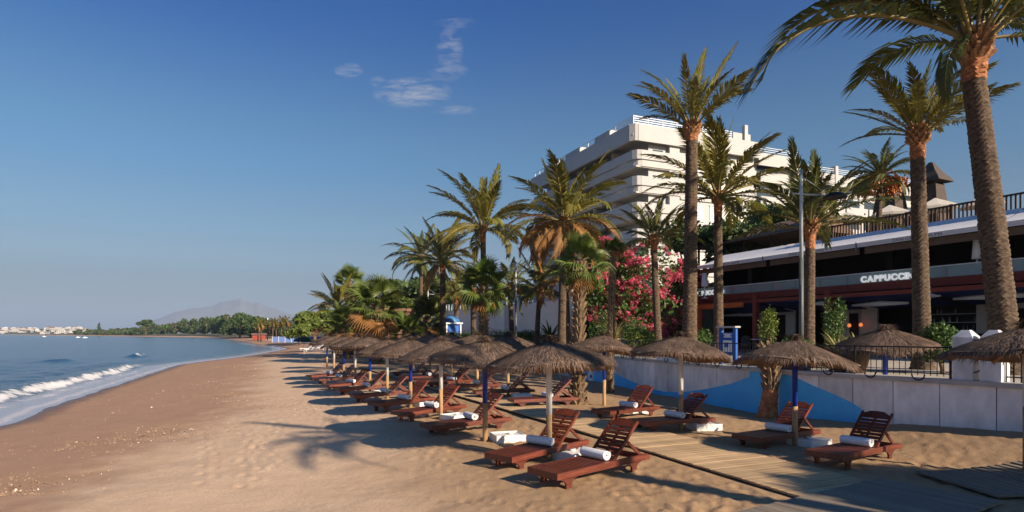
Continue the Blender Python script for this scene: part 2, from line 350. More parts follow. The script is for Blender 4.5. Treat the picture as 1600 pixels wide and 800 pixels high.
# thin swash film lying on the sand
film = sstep(-2.2, -1.3, off); SZ += film * np.clip(SS + 2.0, 0, 2.2) * .014
nf = fbm(SX * 1.1, SY * 1.1, 4, 51); nf2 = fbm(SX * 3.5, SY * 3.5, 3, 61)
foam = along * sstep(.02, .42, (np.exp(-((off + 2.25) / .42) ** 2) * .85 + nf * 1.3 + nf2 * 1.0 - .34))
foam *= (off > -3.3) * (off < -.9)
foam2 = sstep(.05, .3, np.exp(-((off + 1.2) / .3) ** 2) * .34 + nf * 1.2 + nf2 * .9 - .26) * along * (off > -2) * (off < -.4) * .7
rim = np.exp(-((SS + .12 + nf * .5) / .22) ** 2) * .55 * (rr < 120)
c2f = cr2 * sstep(.02, .2, nf) * (off > -12.6) * (off < -11.6)
foam = np.clip(np.maximum.reduce([foam, foam2, rim, c2f * 1.2]), 0, 1)
def sea_material():
    m = bpy.data.materials.new('sea_water'); m.use_nodes = True; n = m.node_tree.nodes; l = m.node_tree.links; b = n['Principled BSDF']
    tc = n.new('ShaderNodeTexCoord'); a1 = n.new('ShaderNodeAttribute'); a1.attribute_name = 'shore'; a2 = n.new('ShaderNodeAttribute'); a2.attribute_name = 'foam'
    mpn = n.new('ShaderNodeMapping'); mpn.inputs['Rotation'].default_value = (0, 0, R(-22)); mpn.inputs['Scale'].default_value = (1.0, .42, 1); l.new(tc.outputs['Object'], mpn.inputs[0])
    def noise(s, d, r=.6):
        q = n.new('ShaderNodeTexNoise'); q.inputs['Scale'].default_value = s; q.inputs['Detail'].default_value = d; q.inputs['Roughness'].default_value = r; l.new(mpn.outputs[0], q.inputs['Vector']); return q.outputs['Fac']
    def mr(src, a, b_, c=0, d=1):
        q = n.new('ShaderNodeMapRange'); q.interpolation_type = 'SMOOTHSTEP'; l.new(src, q.inputs['Value'])
        for k, v in zip(('From Min', 'From Max', 'To Min', 'To Max'), (a, b_, c, d)): q.inputs[k].default_value = v
        return q.outputs[0]
    def mix(f, a, b_):
        q = n.new('ShaderNodeMix'); q.data_type = 'RGBA'; l.new(f, q.inputs['Factor'])
        for i, v in ((6, a), (7, b_)):
            if isinstance(v, tuple): q.inputs[i].default_value = (*v, 1)
            else: l.new(v, q.inputs[i])
        return q.outputs[2]
    deep = mix(mr(noise(.05, 3), .35, .65), (.006, .036, .085), (.014, .070, .135))
    c = mix(mr(a1.outputs['Fac'], -6, -2.0), deep, (.05, .078, .100)); c = mix(mr(a1.outputs['Fac'], -2.3, -1.3), c, (.30, .28, .32))
    l.new(mix(a2.outputs['Fac'], c, (.72, .71, .70)), b.inputs['Base Color'])
    l.new(mr(a2.outputs['Fac'], 0, 1, .16, .8), b.inputs['Roughness']); b.inputs['IOR'].default_value = 1.33
    bp = n.new('ShaderNodeBump'); bp.inputs['Distance'].default_value = .16
    ad = n.new('ShaderNodeMath'); ad.operation = 'ADD'; l.new(noise(1.1, 6, .62), ad.inputs[0]); l.new(noise(.22, 4), ad.inputs[1]); l.new(ad.outputs[0], bp.inputs['Height'])
    st = n.new('ShaderNodeMath'); st.operation = 'MULTIPLY'; st.inputs[1].default_value = .95; l.new(mr(a1.outputs['Fac'], -2.4, -1.2, 1, .06), st.inputs[0]); l.new(st.outputs[0], bp.inputs['Strength'])
    l.new(bp.outputs[0], b.inputs['Normal']); return m
sea = struct(grid_mesh('sea', SX, SY, SZ, sea_material(), {'shore': SS, 'foam': foam}))

# ------------------------------------------------------------------ promenade and its marble wall
WP = [(18.5, -4), (15.6, 1.5), (12.6, 6.8), (9.8, 11.6), (7.15, 16.1), (5.3, 22), (3.3, 29.7), (-.6, 39.5), (-5.2, 50), (-11.2, 64), (-18, 80)]
def smooth_path(P, step=.12):
    P = [np.array(p, float) for p in P]; out = []
    for i in range(len(P) - 1):
        p0 = P[max(i - 1, 0)]; p1 = P[i]; p2 = P[i + 1]; p3 = P[min(i + 2, len(P) - 1)]
        for t in np.linspace(0, 1, 40, endpoint=False):
            out.append(.5 * ((2 * p1) + (-p0 + p2) * t + (2 * p0 - 5 * p1 + 4 * p2 - p3) * t ** 2 + (-p0 + 3 * p1 - 3 * p2 + p3) * t ** 3))
    out.append(P[-1]); out = np.array(out); d = np.concatenate([[0], np.cumsum(np.linalg.norm(np.diff(out, axis=0), axis=1))])
    s = np.arange(0, d[-1], step); return s, np.stack([np.interp(s, d, out[:, 0]), np.interp(s, d, out[:, 1])], -1)
WS, WXY = smooth_path(WP)
WT = np.gradient(WXY, axis=0); WT /= np.linalg.norm(WT, axis=1)[:, None]; WN = np.stack([-WT[:, 1], WT[:, 0]], -1)       # WN points to the sea side
def wall_s(px):
    k = (px - CX) / F; d = WXY[:, 0] - k * WXY[:, 1]; ok = WXY[:, 1] > 3
    i = np.where(ok & (np.abs(d) < .15))[0]
    return WS[i[np.argmin(np.abs(d[i]))]]
def wpos(s, off=0.0):
    f = np.clip(s / (WS[1] - WS[0]), 0, len(WS) - 1.001); i = int(f); u = f - i; nn_ = WN[i] * (1 - u) + WN[i + 1] * u; p = WXY[i] * (1 - u) + WXY[i + 1] * u + nn_ * off; return p, WT[i], nn_
def wall_strip(mb, s0, s1, o0, o1, z0, z1, n=None, mi=0, smooth=False):
    n = n or max(1, int((s1 - s0) / .5)); ss = np.linspace(s0, s1, n + 1); vs = []
    for s in ss:
        a, _, _ = wpos(s, o0); b, _, _ = wpos(s, o1)
        vs += [(a[0], a[1], z0), (b[0], b[1], z0), (b[0], b[1], z1), (a[0], a[1], z1)]
    fs = [(0, 1, 2, 3), (n * 4 + 3, n * 4 + 2, n * 4 + 1, n * 4)]
    for i in range(n):
        for k in range(4): fs.append((i * 4 + k, i * 4 + (k + 1) % 4, (i + 1) * 4 + (k + 1) % 4, (i + 1) * 4 + k))
    mb.add(vs, fs, mi, smooth)
m_core = mat('wall_mortar', (.13, .13, .13), .9)
m_marble = mat('pale_marble', (.70, .69, .67), .32, .16, 2.2, .10, 30, rnd=.24, c2=(.80, .79, .78), stretch=(1, 1, .5))
m_cop = mat('stone_coping', (.46, .44, .41), .6, .15, 3, .2)
m_blue = mat('blue_mural_paint', (.07, .50, 1.0), .5, .12, 1.5, .15, 30)
m_iron = mat('black_iron', (.012, .012, .014), .45, .1)
m_pave = mat('promenade_paving', (.42, .37, .31), .8, .18, 1.2, .2)
ZT = 1.24
wall = thing('promenade_wall', 'long pale marble-clad retaining wall with a blue wave painted along it', 'wall', (9.8, 11.6, .4))
iw = Matrix.Translation(-Vector(wall.location))
def loc_mesh(mb, o):                                  # express a world-space builder in a thing's local frame
    M = (Matrix.Translation(o.location) @ o.rotation_euler.to_matrix().to_4x4()).inverted(); mb.v = [tuple(M @ Vector(v)) for v in mb.v]; return mb
S0, S1 = 0.3, WS[-1] - .3
mb = MB(); wall_strip(mb, S0, S1, -.36, -.02, -.4, ZT, 160); loc_mesh(mb, wall).build('wall_core', m_core, wall)
mb = MB(); wall_strip(mb, S0, S1, -.42, .07, ZT, ZT + .10, 160); loc_mesh(mb, wall).build('coping', m_cop, wall)
s = S0; k = 0; rp = random.Random(3)
while s < S1 - .4:
    w = rp.uniform(.78, 1.0); e = min(s + w, S1)
    mb = MB(); wall_strip(mb, s + .009, e - .009, -.012, .018 + rp.uniform(-.004, .004), -.35, ZT - .004, 3)
    loc_mesh(mb, wall).build('marble_slab', m_marble, wall); s = e
def zpx(px, py):
    s = wall_s(px); p, _, _ = wpos(s, .03); return s, CAMZ - (py - HY) / F * p[1]
def paint(curve):
    mb = MB(); pts = [zpx(*c) for c in curve]; s = [p[0] for p in pts]; z = [p[1] for p in pts]
    o = np.argsort(s); s = np.array(s)[o]; z = np.minimum(np.array(z)[o], ZT - .006)
    n = max(2, int((s[-1] - s[0]) / .15)); ss = np.linspace(s[0], s[-1], n + 1); zz = np.interp(ss, s, z); vs = []
    for a, h in zip(ss, zz):
        p, _, _ = wpos(a, .027); q, _, _ = wpos(a, .0235)
        vs += [(p[0], p[1], -.3), (p[0], p[1], h), (q[0], q[1], h), (q[0], q[1], -.3)]
    fs = [(0, 1, 2, 3), (n * 4 + 3, n * 4 + 2, n * 4 + 1, n * 4)]
    for i in range(n):
        for k in range(3): fs.append((i * 4 + k, i * 4 + k + 1, (i + 1) * 4 + k + 1, (i + 1) * 4 + k))
    mb.add(vs, fs); loc_mesh(mb, wall).build('blue_wave', m_blue, wall)
paint([(800, 590), (840, 594), (862, 592), (880, 589), (895, 584), (910, 580), (919.5, 577)])
paint([(929.5, 575), (946, 574)])
paint([(960, 583), (975, 590), (1000, 601), (1018, 608), (1040, 612), (1064, 613), (1100, 608.5), (1140, 600), (1160, 594), (1174, 588.5)])
paint([(946.3, 577), (959.8, 583)])
paint([(1174.3, 574), (1206, 574)])
paint([(1221.5, 576), (1240, 588), (1248, 591.5), (1275, 604), (1300, 615.5), (1330, 630), (1362, 647)])
for hp, hy in ((1211, 617.5), (924.5, 588)):          # drain holes in the plain strips
    s_, z_ = zpx(hp, hy); p, t, n_ = wpos(s_, .024); mb = MB()
    a = Vector((p[0], p[1], z_)); d = Vector((n_[0], n_[1], 0)); mb.tube([a - d * .02, a + d * .012], .085, 14); loc_mesh(mb, wall).build('drain_hole', m_iron, wall)

pv = MB(); step = 12
idx = list(range(0, len(WS), step)); inner = []
for i in idx: p, _, _ = wpos(WS[i], -.40); inner.append((p[0], p[1], 1.26))
far = [tuple(cafe_xy(t, 9.0)) + (1.26,) for t in np.linspace(-30, 75, len(idx))]
n = len(idx); pv.add(inner + far, [(i, i + 1, n + i + 1, n + i) for i in range(n - 1)])
struct(pv.build('promenade', m_pave))

# railing sections on top of the wall
def bar(mb, a, b, r=.012, n=5): mb.tube([a, b], r, n, smooth=False)
picket_me = MB().tube([(0, 0, .04), (0, 0, .64)], .009, 5, smooth=False).mesh('picket', m_iron)
lp = [(math.cos(a) * .125, 0, math.sin(a) * .125) for a in np.linspace(math.pi, 2 * math.pi, 9)]
loop_me = MB().tube(lp, .016, 5).mesh('scroll_loop', m_iron)
def railing(px0, px1, label):
    s0, s1 = sorted((wall_s(px0), wall_s(px1))); pm, tm, nm = wpos((s0 + s1) / 2, -.2)
    r = thing('railing_section', label, 'railing', (pm[0], pm[1], ZT + .10), group='iron railing along the promenade wall')
    for nme, z, rad in (('top_rail', .66, .018), ('bottom_rail', .10, .014)):
        pts = [wpos(s, -.2)[0] for s in np.linspace(s0, s1, max(3, int((s1 - s0) / .6)))]
        loc_mesh(MB().tube([(p[0], p[1], ZT + .10 + z) for p in pts], rad, 6), r).build(nme, m_iron, r)
    k = 0; s = s0
    while s <= s1:
        p, t, nn_ = wpos(s, -.2); ang = math.atan2(t[1], t[0]); base = Vector((p[0] - pm[0], p[1] - pm[1], 0))
        if k % 16 == 0: obj('post', MB().box((0, 0, .35), (.04, .04, .70)).mesh('post', m_iron), r, base, (0, 0, ang))
        else: obj('picket', picket_me, r, base, (0, 0, ang), (1, 1, 1))
        if k % 8 == 4:
            o2 = Vector((nn_[0], nn_[1], 0)) * .28; obj('scroll_loop', loop_me, r, base + o2 + Vector((0, 0, .08)), (0, 0, ang))
        s += .125; k += 1
railing(880, 1018, 'thin iron railing above the blue wave, furthest of the three lengths')
railing(1043, 1176, 'iron railing with hanging loops between the grey wall post and the blue board')
railing(1252, 1478, 'dark iron railing with hanging loops left of the two marble gate pillars')

# ================================================================== PALMS
m_frond = mat('palm_leaf', (.155, .145, .024), .45, .30, 3, transl=.32, rnd=.22, c2=(.21, .185, .034), hue=.012)
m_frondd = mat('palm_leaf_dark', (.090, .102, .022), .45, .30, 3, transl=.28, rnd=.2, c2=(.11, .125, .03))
m_fronddry = mat('palm_leaf_dry', (.24, .105, .028), .7, .30, 3, transl=.2, rnd=.25, c2=(.32, .16, .05))
m_rachis = mat('palm_rachis', (.22, .17, .055), .5, .2)
m_fan = mat('fan_leaf', (.095, .140, .026), .45, .25, 3, transl=.35, rnd=.25, c2=(.145, .185, .035), hue=.012)
m_trunk = mat('palm_trunk', (.070, .046, .031), .95, .5, 9, .8, 30, stretch=(1, 1, 1.6), c2=(.115, .078, .050))
m_neck = mat('palm_fresh_cut', (.30, .105, .042), .9, .45, 10, .8, 30, c2=(.38, .155, .065))
m_boot = mat('palm_leaf_base', (.25, .105, .045), .9, .4, 12, .4, 30, c2=(.36, .19, .09))
m_fibre = mat('palm_fibre', (.13, .083, .048), .95, .45, 12, c2=(.21, .14, .08))
m_date = mat('date_cluster', (.55, .16, .02), .6, .3, 20)
def feather_frond(bend, seed, leafm, petiole=.16, pairs=46, droop=.15, wl_=.19, curl=0.0):
    r = random.Random(seed); mb = MB(); N = 16; pts = []; p = Vector((0, 0, 0)); a = 0.0; side = 0.0
    for i in range(N + 1):
        pts.append(p.copy()); t = i / N; a -= bend / N * (.35 + 1.3 * t); side += curl / N * t
        p = p + Vector((math.cos(a) * math.cos(side), math.sin(side), math.sin(a))) / N
    rad = [.0115 * (1 - .88 * (i / N)) + .0012 for i in range(N + 1)]; rad[0] = .02; mb.tube(pts, rad, 4, mi=1, caps=False)
    for k in range(pairs):
        t = petiole + (1 - petiole) * (k + .5) / pairs; f = t * N; i = min(int(f), N - 1); q = pts[i].lerp(pts[i + 1], f - i); d = (pts[i + 1] - pts[i]).normalized()
        up = Vector((-d.z, 0, d.x)); u = (t - petiole) / (1 - petiole)
        L = wl_ * (math.sin(min(1, u * 1.35 + .18) * math.pi / 2) ** .8) * (1 - .62 * max(0, u - .45) / .55) * r.uniform(.85, 1.1)
        ang = R(64 - 44 * u + r.uniform(-9, 9))
        for sgn in (-1, 1):
            if r.random() < .04: continue
            lift = r.uniform(.15, .55) * (1 - .5 * u)
            dir_ = (d * math.cos(ang) + (Vector((0, sgn, 0)) + up * lift).normalized() * math.sin(ang)).normalized()
            w = .0105 * (1.0 if u < .85 else .7); wv = d.cross(dir_).cross(dir_).normalized() * w
            mid = q + dir_ * L * .55; tip = q + dir_ * L + Vector((0, 0, -L * (droop + r.uniform(0, .22))))
            mb.add([tuple(q - wv * .5), tuple(q + wv * .5), tuple(mid + wv), tuple(mid - wv), tuple(tip)], [(0, 1, 2, 3), (3, 2, 4)], 0)
    return mb.mesh('frond', [leafm, m_rachis], fix=False)
BENDS = (.25, .7, 1.15, 1.6, 2.1)
FR = {}
for nm, lm in (('g', m_frond), ('k', m_frondd), ('d', m_fronddry)):
    for bi, b in enumerate(BENDS):
        FR[nm, bi] = [feather_frond(b, 10 * bi + q, lm, droop=.10 + .14 * bi if nm != 'd' else .5, curl=(-.25, .25)[q]) for q in range(2)]
def fan_leaf(seed, drp, lm):
    r = random.Random(seed); mb = MB(); pet = .50; pts = [(i / 6 * pet, 0, -.10 * (i / 6) ** 2 * drp) for i in range(7)]; mb.tube(pts, [.013 - .0010 * i for i in range(7)], 4, mi=1, caps=False)
    c = Vector(pts[-1]); n = 26
    for k in range(n):
        a = R(-125 + 250 * (k + .5) / n); L = .58 * (.80 + .2 * math.cos(a)) * r.uniform(.9, 1.06)
        d = Vector((math.cos(a), math.sin(a), .10)); sd = Vector((-math.sin(a), math.cos(a), 0)); w = .026
        m1 = c + d * L * .45; m2 = c + d * L * .75 + Vector((0, 0, -.05 * drp)); tip = c + d * L + Vector((0, 0, -L * (.18 + r.uniform(.05, .25)) * drp))
        fold = Vector((0, 0, .016))
        mb.add([tuple(c), tuple(m1 - sd * w - fold), tuple(m1 + fold), tuple(m1 + sd * w - fold), tuple(m2 - sd * w * .55), tuple(m2 + fold), tuple(m2 + sd * w * .55), tuple(tip)],
               [(0, 1, 2), (0, 2, 3), (1, 4, 5, 2), (2, 5, 6, 3), (4, 7, 5), (5, 7, 6)], 0)
    return mb.mesh('fan_leaf', [lm, m_rachis], fix=False)
FAN = {nm: [fan_leaf(s, d, lm) for s, d in ((1, .5), (2, 1.0), (3, 1.8), (4, 1.2))] for nm, lm in (('g', m_fan), ('d', m_fronddry), ('k', m_frondd))}

def trunk_mesh(base, top, r0, r1, mid=(0, 0), shag=0.0, seed=0, foot=1.5):
    # relief of old leaf scars: rings of alternating diamonds
    r = random.Random(seed); H = (top - base).length; sp = .058 if shag == 0 else .11; n = max(12, int(H / sp)); seg = 16; vs = []; fs = []
    for i in range(n + 1):
        t = i / n; c = base.lerp(top, t) + Vector((mid[0], mid[1], 0)) * math.sin(math.pi * t) * 1.0
        rr_ = r0 + (r1 - r0) * t; rr_ *= 1 + (foot - 1) * math.exp(-t * H / .35)
        for k in range(seg):
            a = 2 * math.pi * (k + .5 * (i % 2)) / seg
            b = 1 + (.048 if (i + k) % 2 else -.03) * (1 + 1.6 * shag) + r.uniform(-.028, .028) * (1 + 2 * shag)
            vs.append(tuple(c + Vector((math.cos(a), math.sin(a), 0)) * rr_ * b + Vector((0, 0, r.uniform(-.01, .01) - shag * .03 * ((i + k) % 2)))))
        if i:
            o = (i - 1) * seg; q = i * seg
            for k in range(seg): fs.append((o + k, o + (k + 1) % seg, q + (k + 1) % seg, q + k))
    fs.append(tuple(range(n * seg, (n + 1) * seg)))
    return vs, fs
def boots(mb, c, r0, h, rows, per, out=.10, seed=0, ln=.16, mi=0, up=.6):
    r = random.Random(seed)
    for i in range(rows):
        z = h * i / max(1, rows - 1); rr_ = r0 * (.92 + .16 * math.sin(math.pi * (i + .5) / rows))
        for k in range(per):
            a = 2 * math.pi * (k + .5 * (i % 2)) / per + r.uniform(-.08, .08); d = Vector((math.cos(a), math.sin(a), 0)); s = Vector((-math.sin(a), math.cos(a), 0)); w = math.pi * r0 / per * .95
            p = c + d * rr_ * .85 + Vector((0, 0, z)); q = c + d * (rr_ + out * r.uniform(.6, 1.1)) + Vector((0, 0, z + ln * up * r.uniform(.8, 1.2)))
            mb.add([tuple(p - s * w + Vector((0, 0, -.05))), tuple(p + s * w + Vector((0, 0, -.05))), tuple(p + s * w + Vector((0, 0, ln * .6))), tuple(p - s * w + Vector((0, 0, ln * .6))),
                    tuple(q - s * w * .55 - d * .01 + Vector((0, 0, -.02))), tuple(q + s * w * .55 - d * .01 + Vector((0, 0, -.02))), tuple(q + s * w * .5 + Vector((0, 0, .03))), tuple(q - s * w * .5 + Vector((0, 0, .03)))],
                   [(0, 1, 5, 4), (1, 2, 6, 5), (2, 3, 7, 6), (3, 0, 4, 7), (4, 5, 6, 7)], mi)
def aim(az, el, roll):
    return (Matrix.Rotation(az, 4, 'Z') @ Matrix.Rotation(-el, 4, 'Y') @ Matrix.Rotation(roll, 4, 'X')).to_euler()
PROM = 1.26
def feather_palm(label, px0, px1, pyc, Y, r0, L, n=34, elmin=-25, elmax=86, neck=.45, dry=0, dark=False, basez=PROM, seed=1, bend=1.0, mid=(0, 0), dates=0, fsc=1.0, group='date palms along the promenade', spec=()):
    """px0: trunk foot, (px1, pyc): crown heart in the photo; Y: depth"""
    r = random.Random(seed); b = Vector(((px0 - CX) / F * Y, Y, basez)); t = pt(px1, pyc, Y)
    p = thing('date_palm', label, 'palm tree', b, group=group); top = t - b
    hr = r0 * .78; nb = top - Vector((0, 0, .30 * fsc)); nk = nb - Vector((0, 0, neck))
    vs, fs = trunk_mesh(Vector((0, 0, -.05)), nk, r0, hr, mid, 0, seed); MB().add(vs, fs, 0, False).build('trunk', m_trunk, p, fix=False)
    if neck > .05: vs, fs = trunk_mesh(nk + Vector((0, 0, -.03)), nb + Vector((0, 0, .1)), hr * 1.0, hr * 1.08, (0, 0), .3, seed + 5, 1.0); MB().add(vs, fs, 0, False).build('shaved_neck', m_neck, p, fix=False)
    mb = MB(); mb.tube([nb, nb + Vector((0, 0, .30 * fsc))], [hr, hr * .6], 10); boots(mb, nb - Vector((0, 0, .05)), hr * 1.15, .40 * fsc, 5, 11, .12 * fsc, seed, .16 * fsc); mb.build('leaf_base_collar', m_boot, p)
    ga = 2.39996; g = 'k' if dark else 'g'; ndry = int(n * dry)
    for i in range(n):
        u = (i + .5) / n; el = elmax - (elmax - elmin) * (u ** .85) + r.uniform(-7, 7); az = i * ga + r.uniform(-.25, .25)
        isdry = (n - i) <= ndry
        bi = min(4, max(0, int(round((.4 + 2.6 * u) * bend + r.uniform(-.5, .5))))); key = 'd' if isdry and r.random() < .85 else g
        if isdry: el = r.uniform(-22, 24); bi = r.choice((2, 3, 3))
        s = L * r.uniform(.86, 1.08) * (.80 if u < .12 else 1.0) * (.9 if isdry else 1)
        d = Vector((math.cos(az), math.sin(az), 0)); pos = top + d * hr * .55 + Vector((0, 0, -.12 * fsc * u))
        obj('frond', FR[key, bi][r.randrange(2)], p, pos, aim(az, R(el), r.uniform(-.5, .5)), s)
    for (az, el, bi, s, key) in spec:
        az = R(az); d = Vector((math.cos(az), math.sin(az), 0)); obj('frond', FR[key, bi][0], p, top + d * hr * .55, aim(az, R(el), 0), s)
    for i in range(dates):
        az = i * 2 * math.pi / dates + r.uniform(-.3, .3); d = Vector((math.cos(az), math.sin(az), 0)); mb = MB(); o = top + d * hr
        mb.tube([o, o + d * .5 + Vector((0, 0, .1)), o + d * .8 + Vector((0, 0, -.3))], .03, 5)
        for q in range(60):
            e = o + d * .8 + Vector((r.gauss(0, .2), r.gauss(0, .2), -.3 - abs(r.gauss(0, .45)))); mb.box(e, (.07, .07, .10), r.random())
        mb.build('date_cluster', m_date, p)['kind'] = 'stuff'
    return p
def fan_palm(label, px0, px1, pyc, Y, r0, L, n=34, basez=None, basey=None, seed=1, shag=1.0, dead=.25, dark=False, elmin=-50, group='fan palms on the sand', foot=1.6):
    r = random.Random(seed)
    if basey is not None: b = at(px0, basey); Y = b.y
    else: x = (px0 - CX) / F * Y; b = Vector((x, Y, gz(x, Y) if basez is None else basez))
    t = pt(px1, pyc, Y); p = thing('fan_palm', label, 'palm tree', b, group=group); top = t - b
    vs, fs = trunk_mesh(Vector((0, 0, -.1)), top, r0, r0 * .8, (0, 0), shag * .6, seed, foot); MB().add(vs, fs, 0, False).build('trunk', m_trunk, p, fix=False)
    mb = MB(); rows = max(3, int(top.length / .24))
    if shag > 0:
        for i in range(rows):
            z = top * (i / rows); boots(mb, z, r0 * (1.08 - .2 * i / rows) * (1 + (foot - 1) * math.exp(-i * .24 / .35)), .01, 1, 9, .09 * shag, seed + i, .20, 0, .9)
        mb.build('leaf_base_collar', m_fibre, p)
    for i in range(n):
        u = (i + .5) / n; el = 84 - (84 - elmin) * u + r.uniform(-9, 9); az = i * 2.39996 + r.uniform(-.3, .3); key = 'd' if u > 1 - dead else ('k' if dark else 'g')
        obj('fan_leaf', FAN[key][r.randrange(3) if u < .6 else 2], p, top + Vector((0, 0, -.25 * u * L)), aim(az, R(el), r.uniform(-.6, .6)), L * r.uniform(.85, 1.1))
    return p
def low_palm_fronds(p, top, L, n, seed, key='g', elmin=5): 
    r = random.Random(seed)
    for i in range(n):
        u = (i + .5) / n; obj('frond', FR[key, r.choice((0, 1, 1, 2))][r.randrange(2)], p, top, aim(i * 2.39996, R(80 - (80 - elmin) * u), 0), L * r.uniform(.8, 1.1))

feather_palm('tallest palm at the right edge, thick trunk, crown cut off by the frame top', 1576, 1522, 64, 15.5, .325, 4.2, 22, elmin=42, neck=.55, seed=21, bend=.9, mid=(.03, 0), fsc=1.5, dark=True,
             spec=((183, 24, 3, 6.4, 'k'), (174, 42, 4, 6.0, 'k'), (-12, 10, 4, 3.6, 'k'), (215, -5, 4, 2.6, 'k')))
feather_palm('tall slim palm with small upright crown and orange neck, left of the thickest palm', 1442, 1434, 205, 17.6, .235, 2.3, 24, elmin=20, neck=.5, seed=22, bend=.40)
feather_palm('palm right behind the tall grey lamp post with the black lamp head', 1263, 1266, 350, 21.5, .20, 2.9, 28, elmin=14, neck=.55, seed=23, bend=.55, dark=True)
feather_palm('full-crowned palm in front of the white hotel, right of the tallest dark trunk', 1123, 1122, 305, 25.5, .205, 3.6, 30, elmin=2, neck=.55, seed=24, bend=.75)
feather_palm('tall dark-trunked palm with upright crown in front of the white hotel', 1077, 1081, 196, 23.2, .275, 2.9, 20, elmin=24, neck=.28, seed=25, bend=.35)
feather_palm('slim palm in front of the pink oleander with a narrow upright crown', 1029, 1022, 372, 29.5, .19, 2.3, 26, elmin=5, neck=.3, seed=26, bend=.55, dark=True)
feather_palm('large palm with rusty hanging fronds left of the hotel', 877, 881, 343, 36, .25, 4.5, 42, elmin=-32, neck=.6, dry=.36, seed=27, bend=1.05)
feather_palm('slim leaning palm just behind the rusty-fronded palm', 888, 884, 430, 39.5, .22, 2.6, 26, elmin=-20, neck=.1, dry=.3, seed=37, bend=1.0)
feather_palm('small palm with an orange neck right of the middle lamp post', 838, 842, 450, 43, .20, 2.9, 26, elmin=-18, neck=.55, dry=.12, seed=28, bend=.9, dark=True)
feather_palm('small palm just left of the middle lamp post', 801, 797, 446, 46, .20, 2.9, 26, elmin=-20, neck=.1, dry=.15, seed=29, bend=.9, dark=True)
feather_palm('tall green palm with arching crown, highest left of the hotel', 756, 755, 356, 46, .25, 5.0, 32, elmin=-8, neck=.8, seed=30, bend=.75)
feather_palm('palm with orange neck and one-sided crown left of the tallest green palm', 692, 692, 408, 52, .29, 4.0, 30, elmin=-8, neck=.8, dry=.08, seed=31, bend=.9)
feather_palm('slim distant palm with drooping crown, leftmost of the tall palms', 657, 658, 402, 66, .25, 4.3, 30, elmin=-14, neck=.2, seed=32, bend=1.0, dark=True)
feather_palm('short palm with orange neck against the white terrace wall', 713, 713, 458, 57, .25, 2.9, 26, elmin=-18, neck=.8, dry=.1, seed=33, bend=1.0)
feather_palm('bushy palm behind the spiky fan palm by the white terrace wall', 741, 738, 452, 51, .24, 2.8, 24, elmin=-15, neck=.1, dry=.15, seed=34, bend=1.0)
feather_palm('palm with orange fruit clusters standing on the upper terrace', 1371, 1376, 272, 36, .17, 2.3, 40, elmin=-15, neck=.1, basez=7.4, seed=35, bend=1.2, dates=9, group='palm on the cafe terrace', dark=True)
fan_palm('shaggy-trunked fan palm growing from the sand behind the near sunshade', 903, 906, 405, 0, .16, .95, 26, basey=632, seed=41, dead=.10, foot=1.7)
fan_palm('thin old palm with a small ragged tuft beside the pink oleander', 952, 958, 392, 0, .125, .65, 12, basey=613, seed=42, dead=.3, shag=.35, foot=1.3, elmin=10)
fan_palm('spiky green fan palm with a patterned thick trunk left of the middle lamp', 756, 755, 442, 37.5, .28, 1.75, 30, seed=43, dead=.10)
fan_palm('large bushy fan palm behind the far sunshades', 589, 590, 472, 44, .34, 2.2, 36, seed=44, dead=.22, foot=1.2)
fan_palm('fan palm with the highest round crown at the far end of the row', 548, 546, 438, 62, .30, 1.75, 30, seed=45, dead=.15)
fan_palm('low yellowish fan palm at the far end behind the sunshades', 536, 536, 505, 54, .35, 2.1, 30, seed=46, dead=.3, elmin=-30)
fan_palm('small low palm behind the sunshades in front of the beach hut', 634, 634, 516, 50, .28, 1.75, 30, seed=47, dead=.2, elmin=-25)
fan_palm('low dark fan palm below the farthest lamp post', 668, 668, 494, 56, .26, 2.1, 34, seed=48, dead=.15, dark=True, elmin=-25)
p = feather_palm('feather palm half hidden behind the far fan palms', 524, 527, 478, 58, .25, 3.2, 30, elmin=0, neck=.1, seed=49, bend=.7, basez=.4)
feather_palm('scruffy palm left of the large bushy fan palm', 566, 566, 478, 60, .25, 3.0, 30, elmin=-30, neck=.1, dry=.3, seed=50, bend=.9, basez=.4)
# the cut palm stump by the wall
b = at(1198, 652); ps = thing('palm_stump', 'short cut palm stump with frayed top standing by the blue wall', 'palm stump', b)
vs, fs = trunk_mesh(Vector((0, 0, -.1)), Vector((.1, 0, .75)), .20, .17, (0, 0), 0, 3, 1.5); MB().add(vs, fs).build('trunk', m_neck, ps, fix=False)
mb = MB(); mb.tube([(.1, 0, .72), (.12, 0, 1.9)], [.15, .14], 12)
for i in range(6): boots(mb, Vector((.1, 0, .70 + i * .2)), .17, .01, 1, 9, .07 + .02 * i, 60 + i, .24, 0, 1.0)
mb.build('leaf_base_collar', m_fibre, ps)
for i in range(3): obj('fan_leaf', FAN['d'][i % 4], ps, (.12, 0, 1.7), aim(i * 2.4, R(-30 - 10 * i), 0), .35)
# palms standing just outside the picture on the right; their shadows lie on the sand
b = Vector((10.8, 1.1, gz(10.8, 1.1))); op = thing('date_palm', 'date palm on the sand outside the right edge of the view', 'palm tree', b, group='date palms along the promenade'); top = Vector((0, 0, 8.6 - b.z))
vs, fs = trunk_mesh(Vector((0, 0, -.05)), top, .22, .17, (0, 0), 0, 71); MB().add(vs, fs).build('trunk', m_trunk, op, fix=False)
for az, el, bi, L in ((172, 20, 2, 2.6), (190, 5, 2, 2.9), (206, 20, 2, 2.8), (222, 0, 3, 2.6), (240, 15, 2, 3.0), (155, 10, 2, 2.2), (262, 25, 2, 2.4), (180, 65, 1, 2.2), (60, 75, 1, 2.0)):
    obj('frond', FR['g', bi][0], op, top, aim(R(az), R(el), 0), L)

